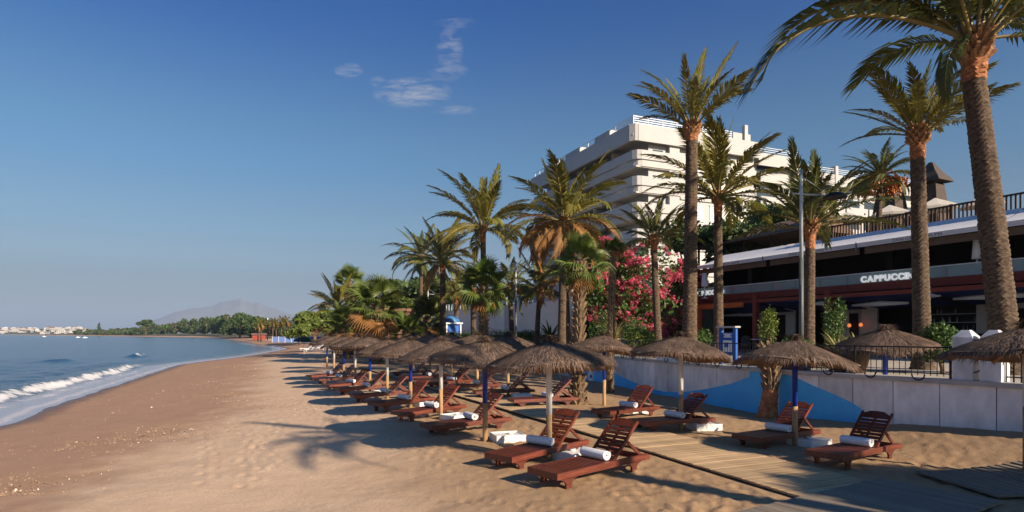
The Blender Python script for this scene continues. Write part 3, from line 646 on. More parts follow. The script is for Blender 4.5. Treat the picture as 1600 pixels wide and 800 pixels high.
# ================================================================== FOLIAGE
def leaf_cloud(mb, c, rx, ry, rz, n, size, seed, mi=0, shell=.55, flat=0.0):
    r = np.random.default_rng(seed); d = r.normal(size=(n, 3)); d /= np.linalg.norm(d, axis=1)[:, None]; rad = (shell + (1 - shell) * r.random(n)) ** 1.0
    P = d * rad[:, None] * np.array((rx, ry, rz)) + np.array(c)
    A = r.normal(size=(n, 3)); A /= np.linalg.norm(A, axis=1)[:, None]; A[:, 2] *= (1 - flat); B = np.cross(A, d + r.normal(size=(n, 3)) * .6); B /= np.linalg.norm(B, axis=1)[:, None] + 1e-9
    s = size * r.uniform(.6, 1.3, n)[:, None]
    a = P - A * s; b = P + B * s * .55; c_ = P + A * s; e = P - B * s * .55
    V = np.stack([a, b, c_, e], 1).reshape(-1, 3); o = len(mb.v); mb.v.extend(map(tuple, V.tolist()))
    for i in range(n): mb.f.append((o + 4 * i, o + 4 * i + 1, o + 4 * i + 2, o + 4 * i + 3)); mb.m.append(mi if isinstance(mi, int) else mi[i % len(mi)]); mb.sm.append(False)
m_leafA = mat('pine_needles', (.030, .060, .014), .6, .35, 1.2, transl=.12, c2=(.06, .095, .022))
m_leafB = mat('bright_leaf', (.085, .130, .020), .5, .35, 2, transl=.25, c2=(.15, .19, .03))
m_leafC = mat('hedge_leaf', (.040, .085, .016), .5, .35, 3, transl=.2, c2=(.08, .14, .03))
m_leafD = mat('olive_leaf', (.060, .062, .026), .6, .35, 1.5, transl=.15, c2=(.10, .095, .040))
m_pink = mat('oleander_flower', (.50, .06, .11), .6, .35, 4, transl=.3, c2=(.66, .14, .19))
m_bark = mat('tree_bark', (.13, .085, .055), .95, .4, 6, .6)
m_barkp = mat('pale_bark', (.30, .25, .19), .95, .3, 6, .6)
def tree(name, label, cat, base, lobes, leafm, n, size, trunk_r=.2, group=None, seed=0, bark=None, limbs=True):
    """lobes: (dx,dy,dz,rx,ry,rz) in metres above base"""
    p = thing(name, label, cat, base, group=group); r = random.Random(seed); top = max(l[2] for l in lobes); mb = MB(); low = min(l[2] - l[5] for l in lobes)
    fork = Vector((r.uniform(-.2, .2), r.uniform(-.2, .2), max(.3, low * .7)))
    mb.tube([(0, 0, -.3), fork * .5 + Vector((r.uniform(-.1, .1), 0, 0)), fork], [trunk_r * 1.3, trunk_r, trunk_r * .85], 9)
    if limbs:
        for l in lobes:
            e = Vector(l[:3]) - Vector((0, 0, l[5] * .3)); m_ = fork.lerp(e, .5) + Vector((r.uniform(-.3, .3), r.uniform(-.3, .3), r.uniform(-.1, .3))); mb.tube([fork, m_, e], [trunk_r * .6, trunk_r * .4, trunk_r * .15], 6)
    mb.build('trunk', bark or m_bark, p, fix=False)
    mb = MB(); vol = sum(l[3] * l[4] * l[5] for l in lobes)
    for i, l in enumerate(lobes): leaf_cloud(mb, l[:3], l[3], l[4], l[5], int(n * l[3] * l[4] * l[5] / vol) + 10, size, seed * 31 + i)
    mb.build('crown', leafm, p, fix=False); return p

# ================================================================== SUNSHADES
m_th1 = mat('thatch_dark', (.088, .056, .039), .95, .3, 5)
m_th2 = mat('thatch_mid', (.160, .106, .076), .95, .3, 5)
m_th3 = mat('thatch_light', (.27, .18, .125), .95, .3, 5)
m_pw = mat('white_pole_paint', (.74, .72, .69), .5, .08, 5, .2)
m_pb = mat('blue_pole_paint', (.012, .045, .36), .45, .12, 5, .2)
m_pole = mat('bare_pole_wood', (.44, .27, .13), .8, .25, 6, .4, 60, stretch=(4, 4, .6), rnd=.12)
CR, CH = 1.10, .43
def cz(r): u = r / CR; return -CH * (.90 * u ** 1.08 + .10 * u ** 3.0)
def canopy_mesh(seed):
    r = random.Random(seed); mb = MB(); n = 40; prof = [.03, .1, .2, .35, .5, .65, .8, .93, 1.03, CR]; wob = [r.uniform(-.03, .03) for _ in range(n)]
    ph = r.random() * 6; und = lambda a: .035 * math.sin(2 * a + ph) + .02 * math.sin(5 * a + ph * 2)
    vs = []
    for q in prof:
        for k in range(n):
            a = 2 * math.pi * k / n; rr_ = q * (1 + wob[k] * q); vs.append((rr_ * math.cos(a), rr_ * math.sin(a), cz(q) + und(a) * q + r.uniform(-.006, .006)))
    for q in (CR * .97, .5, .05):
        for k in range(n):
            a = 2 * math.pi * k / n; vs.append((q * math.cos(a), q * math.sin(a), cz(q) - .085 + und(a) * q))
    P = len(prof) + 3
    fs = [(i * n + k, i * n + (k + 1) % n, (i + 1) * n + (k + 1) % n, (i + 1) * n + k) for i in range(P - 1) for k in range(n)]
    mb.add(vs, fs, 1, False)
    def strand(q0, q1, a0, a1, l0, l1, w, mi):
        p0 = Vector((q0 * math.cos(a0), q0 * math.sin(a0), cz(min(q0, CR * 1.02)) + und(a0) * q0 + l0)); p1 = Vector((q1 * math.cos(a1), q1 * math.sin(a1), cz(min(q1, CR * 1.02)) - max(0, q1 - CR) * 1.3 + und(a1) * q1 + l1))
        s = Vector((-math.sin(a0), math.cos(a0), 0)) * w; mid = p0.lerp(p1, .5) + Vector((0, 0, .008))
        mb.add([tuple(p0 - s * .6), tuple(p0 + s * .6), tuple(mid + s), tuple(mid - s), tuple(p1)], [(0, 1, 2, 3), (3, 2, 4)], mi)
    for i in range(5600):
        q0 = math.sqrt(r.random()) * CR * .98; a = r.random() * 2 * math.pi; L = r.uniform(.14, .30) * (1 if q0 < .7 * CR else .6)
        strand(q0, q0 + L, a, a + r.gauss(0, .10) / max(.3, q0) * .5, .004 + r.random() * .016, r.uniform(-.004, .030), r.uniform(.0035, .0075), r.choice((0, 0, 1, 1, 1, 2)))
    for i in range(380):                                 # ragged rim
        a = r.random() * 2 * math.pi; q0 = CR * r.uniform(.93, 1.0); strand(q0, q0 + r.uniform(.03, .10), a, a + r.gauss(0, .03), -.03 * r.random(), -.05 * r.random() - .02, .006, r.choice((0, 1, 1, 2)))
    for i in range(420):                                 # tuft round the pole head
        a = r.random() * 2 * math.pi; q0 = r.uniform(.02, .09); L = r.uniform(.12, .30); z0 = r.uniform(.03, .13); up = r.uniform(-.12, .0)
        p0 = Vector((q0 * math.cos(a), q0 * math.sin(a), z0 - .03)); p1 = Vector(((q0 + L) * math.cos(a + r.gauss(0, .2)), (q0 + L) * math.sin(a + r.gauss(0, .2)), z0 + up)); s = Vector((-math.sin(a), math.cos(a), 0)) * .007
        mb.add([tuple(p0 - s), tuple(p0 + s), tuple(p1)], [(0, 1, 2)], r.choice((0, 0, 1, 2)))
    mb.lathe([(.10, -.08), (.09, .05), (.03, .10), (.001, .11)], 10, 0)
    return mb.mesh('thatch_canopy', [m_th1, m_th2, m_th3], fix=False)
CAN = [canopy_mesh(s) for s in (1, 2, 3, 4)]
rib_me = MB().beam((.05, 0, cz(.05) - .12), (1.02, 0, cz(1.02) - .11), .03, .04).mesh('rib', m_pole)
UH = 2.05
def pole_mesh(m): return MB().tube([(0, 0, .78), (0, 0, UH - .02)], .052, 12).mesh('painted_pole', m)
low_me = MB().tube([(0, 0, -.35), (0, 0, .4), (.004, 0, .7815)], [.053, .051, .0525], 12).mesh('bare_pole', m_pole)
pw_me, pb_me = pole_mesh(m_pw), pole_mesh(m_pb)
def umbrella(px, py, colr, label, h=UH, seed=0, world=None, tilt=0, sc_=1.0):
    b = Vector(world) if world else at(px, py); r = random.Random(seed * 7 + int(px or 0))
    u = thing('thatched_sunshade', label, 'sunshade', b, r.random() * 6.28, group='thatched sunshades on the sand'); k = h / UH
    obj('bare_pole', low_me, u); obj('painted_pole', pw_me if colr == 'w' else pb_me, u, scale=(1, 1, 1))
    c = obj('thatch_canopy', CAN[r.randrange(4)], u, (0, 0, h), (R(r.uniform(-6, 6)) + tilt, R(r.uniform(-6, 6)), r.random() * 6), sc_)
    for i in range(8): obj('rib', rib_me, c, (0, 0, 0), (0, 0, i * math.pi / 4))
    return u
far_ = [(758, 690, 'b'), (689, 655, 'w'), (641.5, 636.6, 'b'), (605, 623, 'w'), (578, 611, 'b'), (555, 603, 'w'), (537, 595, 'b'), (522, 584, 'w'), (511, 577, 'b')]
umbrella(858, 718, 'w', 'nearest thatched sunshade on a white-topped pole between the two front loungers', seed=1)
for i, (x, y, c) in enumerate(far_):
    umbrella(x, y, c, f'thatched sunshade on a {"blue" if c == "b" else "white"}-topped pole, {ORD[i+1]} from the near end of the sea-side row', seed=2 + i, h=UH + (.08 if i > 3 else 0))
for i, (x, y) in enumerate([(794, 619), (746, 607), (706, 598), (672, 592), (646, 580)]):
    umbrella(x, y, 'wb'[i % 2], f'thatched sunshade in the row behind, {ORD[i]} left of the shaggy palm trunk', seed=20 + i, h=UH + .08)
umbrella(944, 634, 'b', 'thatched sunshade on a blue pole in front of the left part of the blue wave', seed=31, h=2.12)
umbrella(1064, 670, 'w', 'wide thatched sunshade on a white-topped pole in front of the wall bowl', seed=32, h=2.12, sc_=1.0)
umbrella(1242, 697, 'b', 'big thatched sunshade on a blue pole over the two right-hand loungers', seed=33, h=2.08, sc_=1.0)
umbrella(1383, 643, 'b', 'smaller thatched sunshade on a blue pole close to the grey wall', seed=34, h=2.05)
umbrella(None, None, 'w', 'thatched sunshade cut off by the right edge of the picture', seed=35, world=(7.75, 9.15, .42), h=1.98)
umbrella(None, None, 'b', 'unseen thatched sunshade added for its shade, outside the right edge of the picture', seed=36, world=(8.3, 5.6, .40))  # out of view, added to throw shade on the lower right sand

# ================================================================== LOUNGERS
m_lw = mat('red_brown_wood', (.095, .022, .013), .42, .34, 4, .15, 60, stretch=(.6, 6, 6), rnd=.16, spec=.5, c2=(.15, .038, .021))
LL, LW, LHt = 2.05, .62, .28
rail_side = MB().prism([(0, LHt - .095), (0, LHt), (LL - .06, LHt), (LL, LHt - .03), (LL, LHt - .095)], 'y', -.018, .018).mesh('side_rail', m_lw)
end_me = MB().box((0, 0, LHt - .048), (.035, LW - .037, .094)).mesh('end_rail', m_lw)
slat_me = MB().box((0, 0, 0), (.052, LW - .06, .018)).mesh('seat_slat', m_lw)
leg_poly = [(-.19, 0), (-.16, -.035), (-.10, -.05), (-.055, -.10), (-.05, -.225), (.05, -.225), (.055, -.10), (.10, -.05), (.16, -.035), (.19, 0)]
leg_me = MB().prism(leg_poly, 'y', -.017, .017).mesh('leg', m_lw)
BL = .80
bstile_me = MB().box((BL / 2, 0, 0), (BL, .034, .045)).mesh('back_stile', m_lw)
bslat_me = MB().box((0, 0, 0), (.050, LW - .135, .018)).mesh('back_slat', m_lw)
hw = (LW - .14) / 2
head_me = MB().prism([(0, -hw), (.07, -hw), (.15, -hw * .5), (.16, 0), (.15, hw * .5), (.07, hw), (0, hw)], 'z', -.011, .011).mesh('headboard', m_lw)
strut_me = MB().beam((0, 0, 0), (.40, 0, -.31), .03, .045).mesh('back_strut', m_lw)
wheel_me = MB().tube([(0, -.03, 0), (0, .03, 0)], .07, 14).mesh('wheel', m_iron)
def make_lounger(ang):
    p = thing('sun_lounger', 'x', 'sun lounger', group='wooden sun loungers')
    for s in (-1, 1): obj('side_rail', rail_side, p, (0, s * (LW / 2 - .018), 0))
    obj('end_rail', end_me, p, (.0185, 0, 0)); obj('end_rail', end_me, p, (LL - .10, 0, -.01))
    for s in (-1, 1):
        for x in (.27, LL - .33): obj('leg', leg_me, p, (x, s * (LW / 2 - .058), LHt - .085))
    hx = 1.22; n = 17
    for i in range(n): obj('seat_slat', slat_me, p, (.075 + (hx - .09) * i / (n - 1), 0, LHt - .009))
    bk = bpy.data.objects.new('backrest', None); col.objects.link(bk); bk.parent = p; bk.location = (hx + .02, 0, LHt - .02); bk.rotation_euler = (0, -R(ang), 0)
    for s in (-1, 1): obj('back_stile', bstile_me, bk, (0, s * (LW / 2 - .065), 0))
    obj('back_stile', bstile_me, bk, (0, 0, -.012), scale=(.92, 1, .6))
    for i in range(8): obj('back_slat', bslat_me, bk, (.05 + i * .0775, 0, .016))
    obj('headboard', head_me, bk, (.655, 0, .016))
    for s in (-1, 1): obj('back_strut', strut_me, p, (hx + .02 + math.cos(R(ang)) * .42, s * (LW / 2 - .085), LHt - .02 + math.sin(R(ang)) * .42))
    return p
LPROTO = make_lounger(42)
m_towel = mat('white_towel', (.80, .80, .83), .95, .06, 30, .5, 120)
def towel_mesh(seed):
    r = random.Random(seed); mb = MB(); N = 46; turns = 3.1; W = .50; pts = []
    for i in range(N + 1):
        t = i / N; a = t * turns * 2 * math.pi; rr_ = .022 + .058 * t + r.uniform(-.001, .001); pts.append((rr_ * math.cos(a) * 1.06, rr_ * math.sin(a) * .96))
    th = .013; vs = []
    for i, (x, z) in enumerate(pts):
        L = math.hypot(x, z); nx, nz_ = x / L, z / L
        for y in (-W / 2 + r.uniform(-.004, .004), -W / 2 + .02, 0, W / 2 - .02, W / 2 + r.uniform(-.004, .004)):
            e = .003 if abs(y) > W / 2 - .01 else 0
            vs += [(x + nx * (th / 2 - e), y, z + nz_ * (th / 2 - e)), (x - nx * th / 2, y, z - nz_ * th / 2)]
    fs = []
    for i in range(N):
        a, b = i * 10, (i + 1) * 10
        for k in range(4):
            fs += [(a + 2 * k, a + 2 * k + 2, b + 2 * k + 2, b + 2 * k), (a + 2 * k + 1, b + 2 * k + 1, b + 2 * k + 3, a + 2 * k + 3)]
        fs += [(a, b, b + 1, a + 1), (a + 8, a + 9, b + 9, b + 8)]
    fs.append((N * 10, N * 10 + 2, N * 10 + 3, N * 10 + 1)); mb.add(vs, fs, 0, True); return mb.mesh('rolled_towel', m_towel)
TOW = [towel_mesh(s) for s in (1, 2, 3)]
first = [True]
def lounger(foot, rear, label, tlabel, seed, towel=True):
    a = at(*foot, dz=LHt); b = at(*rear, dz=LHt); d = (b - a); d.z = 0; az = math.atan2(d.y, d.x); mid_ = (a + b) / 2; d.normalize(); p0 = mid_ - d * LL / 2; p1 = mid_ + d * LL / 2
    z0, z1 = gz(p0.x, p0.y), gz(p1.x, p1.y)
    o = LPROTO if first[0] else copy_tree(LPROTO); first[0] = False
    o.location = (p0.x, p0.y, z0 - .02); o.rotation_euler = (0, -math.atan2(z1 - z0, LL), az); o['label'] = label
    r = random.Random(seed)
    if towel:
        M = Matrix.Translation(o.location) @ o.rotation_euler.to_matrix().to_4x4(); t = obj('rolled_towel', TOW[seed % 3], None, M @ Vector((1.10 + r.uniform(-.05, .04), r.uniform(-.04, .04), LHt + .080)), (0, 0, az + R(r.uniform(-7, 7))))
        tag(t, tlabel, 'towel', 'rolled white towels on the loungers')
LG = [((839, 734), (997, 700), 'nearest red-brown wooden sun lounger, lowest in the picture', 'white rolled towel on the nearest lounger'),
      ((767, 711), (908, 679), 'red-brown lounger just left of the nearest one, behind the white pole', 'white rolled towel crossed by the nearest white pole'),
      ((673, 661), (783, 648), 'red-brown lounger behind the first blue-topped pole, beside a white tray table', 'white rolled towel beside the nearest blue-topped pole of the sea-side row'),
      ((622, 642), (718, 629), 'red-brown lounger, fourth from the near end of the sea-side row', 'white rolled towel on the fourth lounger of the sea-side row'),
      ((586, 628), (669, 618), 'red-brown lounger, fifth from the near end of the sea-side row', 'white rolled towel on the fifth lounger of the sea-side row'),
      ((561, 615), (633, 610), 'red-brown lounger, sixth from the near end of the sea-side row', 'white rolled towel on the sixth lounger of the sea-side row'),
      ((539, 605), (598, 601), 'red-brown lounger, seventh from the near end of the sea-side row', 'white rolled towel on the seventh lounger of the sea-side row'),
      ((521, 599), (570, 595), 'red-brown lounger, eighth from the near end of the sea-side row', 'white rolled towel on the eighth lounger of the sea-side row'),
      ((506, 590), (550, 587), 'red-brown lounger, last but one of the sea-side row', 'white rolled towel on the last but one lounger of the sea-side row'),
      ((491, 585), (534, 582), 'red-brown lounger at the far end of the sea-side row', 'white rolled towel on the farthest lounger of the sea-side row'),
      ((618, 580), (667, 578), 'red-brown lounger at the far end of the row behind', 'white rolled towel at the far end of the row behind'),
      ((639, 587), (696, 585), 'red-brown lounger, second from the far end of the row behind', 'white rolled towel on the second farthest lounger of the row behind'),
      ((673, 596), (733, 591), 'red-brown lounger, third from the far end of the row behind', 'white rolled towel on the third farthest lounger of the row behind'),
      ((709, 600.5), (775, 598), 'red-brown lounger, fourth from the far end of the row behind', 'white rolled towel on the fourth farthest lounger of the row behind'),
      ((751, 609), (823, 606), 'red-brown lounger, second left of the shaggy palm trunk', 'white rolled towel on the second lounger left of the shaggy palm'),
      ((812, 621), (884, 618), 'red-brown lounger directly left of the shaggy palm trunk', 'white rolled towel on the lounger beside the shaggy palm trunk'),
      ((924, 641), (1028, 630), 'red-brown lounger right of the shaggy palm trunk, raised back against the blue wave', 'white rolled towel right of the shaggy palm trunk'),
      ((995, 655), (1103, 648), 'red-brown lounger by the white-topped pole in front of the wall bowl', 'white rolled towel behind the white-topped pole before the wall bowl'),
      ((1150, 681), (1272, 664), 'red-brown lounger left of the big blue-topped pole, near the palm stump', 'white rolled towel left of the big blue-topped pole'),
      ((1263, 709), (1398, 681), 'red-brown lounger furthest right, beside the boardwalk', 'white rolled towel on the rightmost lounger')]
for i, g in enumerate(LG): lounger(g[0], g[1], g[2], g[3], i)

# ================================================================== TRAY TABLES
m_plas = mat('white_plastic', (.76, .75, .72), .4, .06, 8, .05)
def table_mesh():
    import bmesh
    me = MB().box((0, 0, .085), (.62, .56, .17)).mesh('tray_body', m_plas); bm = bmesh.new(); bm.from_mesh(me)
    top = max(bm.faces, key=lambda f: f.calc_center_median().z); bmesh.ops.inset_region(bm, faces=[top], thickness=.075, depth=0); bmesh.ops.translate(bm, verts=top.verts, vec=(0, 0, -.035))
    bmesh.ops.bevel(bm, geom=[e for e in bm.edges], offset=.014, segments=2, affect='EDGES', profile=.6); bm.to_mesh(me); bm.free(); return me
tab_me = table_mesh()
ash_me = MB().lathe([(.001, .0), (.05, 0), (.06, .035), (.05, .035), (.042, .012), (.001, .012)], 14).mesh('ashtray_well', m_plas)
for (px, py, rz, lb) in ((793, 688, .3, 'white plastic tray table right of the first blue-topped pole'), (1100, 670, .15, 'white plastic tray table right of the white-topped pole before the bowl'),
                         (893, 716, .75, 'white plastic tray table between the two front loungers'), (1264, 696, .5, 'white plastic tray table behind the rightmost lounger'),
                         (815, 622, .2, 'white plastic tray table left of the shaggy palm trunk'), (712, 656, .7, 'white plastic tray table between third and fourth loungers of the sea-side row'),
                         (662, 634, .7, 'white plastic tray table between fourth and fifth loungers of the sea-side row'), (990, 645, .6, 'low white tray table half hidden under the lounger right of the shaggy palm'),
                         (600, 616, .7, 'small white tray table far along the sea-side row')):
    b = at(px, py); t = thing('tray_table', lb, 'table', b - Vector((0, 0, .02)), rz, 'white tray tables by the sunshade poles'); obj('tray_body', tab_me, t); obj('ashtray_well', ash_me, t, (.08, .05, .138))

# ================================================================== BOARDWALK
m_plank = mat('boardwalk_wood', (.43, .29, .155), .75, .22, 3, .3, 60, rnd=.17, stretch=(8, .8, 8), c2=(.50, .35, .20))
m_plankg = mat('weathered_board', (.22, .18, .135), .85, .2, 3, .3, 60, rnd=.17, stretch=(8, .8, 8))
d1 = Vector((-.40, .917, 0)).normalized(); n1 = Vector((.917, .40, 0)).normalized()
def plank_mesh(L, w, m): return MB().box((0, 0, 0), (w, L, .03)).mesh('plank', m)
bw = bpy.data.objects.new('boardwalk', None); col.objects.link(bw); o0 = Vector((3.92, 7.70, 0)); bw.location = (o0.x, o0.y, gz(o0.x, o0.y)); struct(bw)
pm = plank_mesh(1.62, .128, m_plank); az = math.atan2(d1.y, d1.x); far_mb = MB()
for i in range(260):
    c = o0 + d1 * (.135 * i + .06) + n1 * .81; z = gz(c.x, c.y) + .022
    if i < 170: obj('plank', pm, bw, Vector((c.x, c.y, z + random.uniform(-.004, .004))) - Vector(bw.location), (0, -.0, az + random.uniform(-.006, .006)))
    else: far_mb.box(Vector((c.x, c.y, z)) - Vector(bw.location), (.128, 1.62, .03), az)
fo = far_mb.build('far_planks', m_plank, bw); fo['kind'] = 'stuff'
def board_panel(corner, u, v, nu, L, lb):
    o = bpy.data.objects.new('boardwalk', None); col.objects.link(o); o.location = (corner.x, corner.y, gz(corner.x, corner.y)); struct(o); pmx = plank_mesh(L, .125, m_plankg); a = math.atan2(u.y, u.x)
    for i in range(nu):
        c = corner + u * (.132 * i + .06) + v * (L / 2); obj('plank', pmx, o, Vector((c.x, c.y, gz(c.x, c.y) + .045 + random.uniform(-.004, .004))) - Vector(o.location), (0, 0, a + random.uniform(-.006, .006)))
c1 = at(1216, 790); c2 = at(1372, 752); c3 = at(1478, 779)
u_ = (c1 - c2); u_.z = 0; u_.normalize(); v_ = Vector((-u_.y, u_.x, 0))
if v_.dot(c3 - c2) < 0: v_ = -v_
board_panel(c2 + v_ * .01, u_, v_, 26, max(1.5, (c3 - c2).length), '')
e1 = at(1425, 741); u2 = (at(1600, 725) - e1); u2.z = 0; u2.normalize(); v2 = Vector((u2.y, -u2.x, 0)); board_panel(e1 + u2 * .05 + v2 * .02, u2, v2, 40, 1.45, '')

# pebbles and wrack along the old tide line
m_peb = mat('pebble', (.16, .10, .06), .8, .5, 3, c2=(.30, .2, .13)); m_shell = mat('pale_shell', (.62, .52, .42), .6, .2)
mb = MB(); r = random.Random(9); pts = []
for _ in range(5200):
    yy = 9 + 40 * r.random() ** 1.7; sdx = r.gauss(6.6, .9) if r.random() < .75 else r.uniform(1.0, 7.8); pts.append((yy, sdx + 1.6 * math.sin(yy * .35 + 1)))
ys = np.array([p[0] for p in pts]); xs = np.interp(ys, SHORE[:, 1], SHORE[:, 0]) + np.array([p[1] for p in pts]) * 1.07
zs = base_h(xs, ys)[0]
for x, y, z in zip(xs, ys, zs):
    s = r.uniform(.010, .026) * (1.5 if r.random() < .06 else 1); k = 4; a = r.random() * 6
    ring = [(x + s * math.cos(a + q * 1.571) * r.uniform(.7, 1.2), y + s * math.sin(a + q * 1.571) * r.uniform(.7, 1.2), z - .01 + r.uniform(0, .01)) for q in range(4)]
    mb.add(ring + [(x, y, z + s * .8)], [(0, 1, 4), (1, 2, 4), (2, 3, 4), (3, 0, 4)], 1 if r.random() < .04 else 0)
o = mb.build('pebbles', [m_peb, m_shell], fix=False); o['kind'] = 'stuff'; o['label'] = 'scattered pebbles and shell bits along the old tide line'; o['category'] = 'pebbles'

# ================================================================== HOTEL
m_hw = mat('white_render', (.49, .475, .455), .85, .05, .4, .06, 8)
m_hs = mat('pale_soffit', (.55, .51, .46), .85, .06)
m_glass = mat('window_glass', (.045, .06, .07), .12, .2, .4, spec=.8)
m_glassl = mat('pale_glass_screen', (.42, .50, .52), .15, .1, .5, spec=.8)
m_curt = mat('pale_blind', (.66, .63, .57), .7, .08, 3, rnd=.1)
m_alu = mat('pale_metal_rail', (.62, .66, .68), .4, .05)
HR = math.atan2(.388, .921)
ho = thing('hotel_building', 'white terraced hotel block with long curved balconies behind the palms', 'building', (13.5, 68, 8.0), HR)
def hp(name, mb, m): return mb.build(name, m, ho)
Z0 = 8.0
def rbox(mb, x0, x1, y0, y1, z0, z1, mi=0): mb.box(((x0 + x1) / 2, (y0 + y1) / 2, (z0 + z1) / 2 - Z0), (abs(x1 - x0), abs(y1 - y0), abs(z1 - z0)), mi=mi)
def band(mb, path, z0, z1, th=.18):                   # parapet following a plan path
    for a, b in zip(path[:-1], path[1:]): mb.beam((*a, (z0 + z1) / 2 - Z0), (*b, (z0 + z1) / 2 - Z0), th, z1 - z0)
D, W1, W2 = 27.0, 18.5, 52.0
mb = MB(); rbox(mb, 2.6, W1, .7, D, 4, 24.6); hp('main_block', mb, m_hw)
mb = MB(); rbox(mb, W1, W1 + 7, 1.0, D - 2, 4, 24.4); rbox(mb, W1 + 7, W2, 1.6, D - 4, 4, 23.2); rbox(mb, W2 - 14, W2 + 4, 3.4, D - 6, 4, 20.2); hp('stepped_wing', mb, m_hw)
mb = MB(); pr_ = [(0.0, D), (0.0, .6), (.35, .12), (.7, 0), (W1, 0)]; band(mb, pr_, 23.95, 25.85, .3); rbox(mb, .1, W1, .1, D, 24.6, 24.75); hp('roof_parapet', mb, m_hw)
rl = MB()
for z in (26.0, 26.25, 26.5, 26.75): band(rl, [(.3, 4), (.3, .3), (W1 - 4, .3)], z, z + .10, .06)
for x in np.arange(.3, W1 - 4, 2.0): rl.box((x, .3, 26.3 - Z0), (.06, .06, 1.0))
for y in np.arange(4, D, 1.6): rl.box((.3, y, 26.25 - Z0), (.06, .06, .9))
band(rl, [(.3, D), (.3, 4)], 26.62, 26.70, .06); hp('roof_railing', rl, m_alu)
for (x0, x1, y0, y1, z1) in ((.25, 2.5, 5.2, 8.6, 26.75), (.25, 2.6, 12.5, 16.5, 26.75), (.25, 2.6, 20, 23, 26.7), (6, 8, 6, 8, 27.3), (W1 - 3.0, W1 - .2, 1.2, 4.5, 27.2), (W1 - 1.4, W1 - .9, .9, 1.4, 28.2)):
    mb = MB(); rbox(mb, x0, x1, y0, y1, 24.75, z1); hp('roof_block', mb, m_hw)
lev = [21.25, 18.30, 15.35, 12.35, 9.4]
for i, z in enumerate(lev):
    k = .45
    path = [(k, D), (k, .75), (k + .3, .25), (k + .75, .1), (6.8, .1), (7.0, .68)]
    mb = MB(); band(mb, path, z + .75, z + 1.78, .16); hp('balcony_parapet', mb, m_hw)
    path2 = [(k + .22, D), (k + .22, .85), (k + .5, .4), (k + .95, .25), (6.8, .25)]
    mb = MB(); band(mb, path2, z - .02, z + .75, .14); hp('balcony_apron', mb, m_hw)
    mb = MB(); rbox(mb, k + .2, 7, .3, D, z - .12, z + .04); hp('balcony_floor', mb, m_hs)
    mb = MB()                                         # glazing deep in the loggia (sea side)
    for y in np.arange(1.6, D - 2, 4.3): rbox(mb, 2.55, 2.6, y, y + 3.4, z + .1, z + 2.35)
    hp('loggia_glazing', mb, m_glass)
    for y in np.arange(5.4, D - 1, 4.3): mb = MB(); rbox(mb, .75, 2.6, y, y + .16, z, z + 2.78); hp('loggia_fin', mb, m_hs)
    mb = MB(); rbox(mb, 3.2, 4.6, .66, .70, z + .1, z + 2.2); hp('corner_window', mb, m_glass)
    mb = MB(); rbox(mb, 5.2, 6.6, .2, .7, z + .05, z + 2.8); hp('corner_pier', mb, m_hw)
    for x in (8.2, 11.4, 14.6):
        w = MB(); rbox(w, x, x + 2.3, .64, .71, z + .35, z + 2.25); wo_ = hp('window', w, m_curt); mb = MB(); rbox(mb, x + 1.12, x + 1.18, .61, .66, z + .35, z + 2.25); rbox(mb, x - .05, x + 2.35, .58, .66, z + 2.25, z + 2.36); rbox(mb, x - .05, x + 2.35, .58, .66, z + .25, z + .35); mb.build('window_frame', m_alu, wo_)
    mb = MB(); rbox(mb, 7.05, W1, .52, .70, z - .28, z + .02); hp('storey_band', mb, m_hw)
for j, (x0, x1, yb, zt) in enumerate(((W1, W1 + 7, 1.0, 24.4), (W1 + 7, W2, 1.6, 23.2))):
    mb = MB(); rbox(mb, x0 + .1, x1, yb - .9, yb - .7, zt - 1.2, zt + .35); hp('wing_parapet', mb, m_hw)
    rl = MB()
    for q in (.55, .8, 1.05): rbox(rl, x0 + .2, x1 - .2, yb - .82, yb - .78, zt + q, zt + q + .07)
    hp('wing_railing', rl, m_alu)
    for z in lev:
        if z > zt - 2.6: continue
        for x in np.arange(x0 + .6, x1 - 3, 4.4):
            mb = MB(); rbox(mb, x, x + 3.4, yb - .05, yb + .02, z + .15, z + 2.3); hp('terrace_window', mb, m_glass)
            mb = MB(); rbox(mb, x - .3, x + 3.8, yb - 1.0, yb - .85, z + .1, z + 1.05); hp('balcony_parapet', mb, m_hw)
            mb = MB(); rbox(mb, x - .3, x + 3.8, yb - .98, yb, z - .1, z + .1); hp('balcony_floor', mb, m_hs)
for x in (W1 + 6.6, W1 + 14, W2 - 10): mb = MB(); rbox(mb, x, x + .5, .6, 1.5, 20, 25.1 - (x - W1) * .03); hp('party_wall', mb, m_hw)

# ================================================================== CAFE
CA = math.atan2(CU[1], CU[0])
cafe = thing('cafe_building', 'two-storey beach cafe with dark open floors, glass balustrade and red timber pergola', 'building', (*Q0, PROM), CA)
# local x = along the front to the left/far, local y = -inward  (rotated frame: y axis = (-sin, cos))
INW = -1.0
def cpart(name, mb, m, parent=None): return mb.build(name, m, parent or cafe)
def cb(mb, t0, t1, y0, y1, z0, z1, mi=0): mb.box(((t0 + t1) / 2, INW * (y0 + y1) / 2, (z0 + z1) / 2 - PROM), (abs(t1 - t0), abs(y1 - y0), abs(z1 - z0)), mi=mi); return mb
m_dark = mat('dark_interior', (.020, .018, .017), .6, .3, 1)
m_cwall = mat('white_cafe_wall', (.78, .77, .75), .8, .06)
m_red = mat('red_timber', (.20, .028, .018), .5, .25, 5, .2, 40, stretch=(1, 6, 6))
m_redlit = mat('sunlit_red_timber', (.50, .10, .022), .55, .2, 5)  # lit version of the red timber, sun painted into the colour
m_awn = mat('white_awning', (.82, .82, .83), .7, .05, 2, transl=.2)
m_awnd = mat('awning_underside', (.16, .12, .10), .8, .1)
m_navy = mat('navy_canvas', (.012, .025, .11), .7, .15)
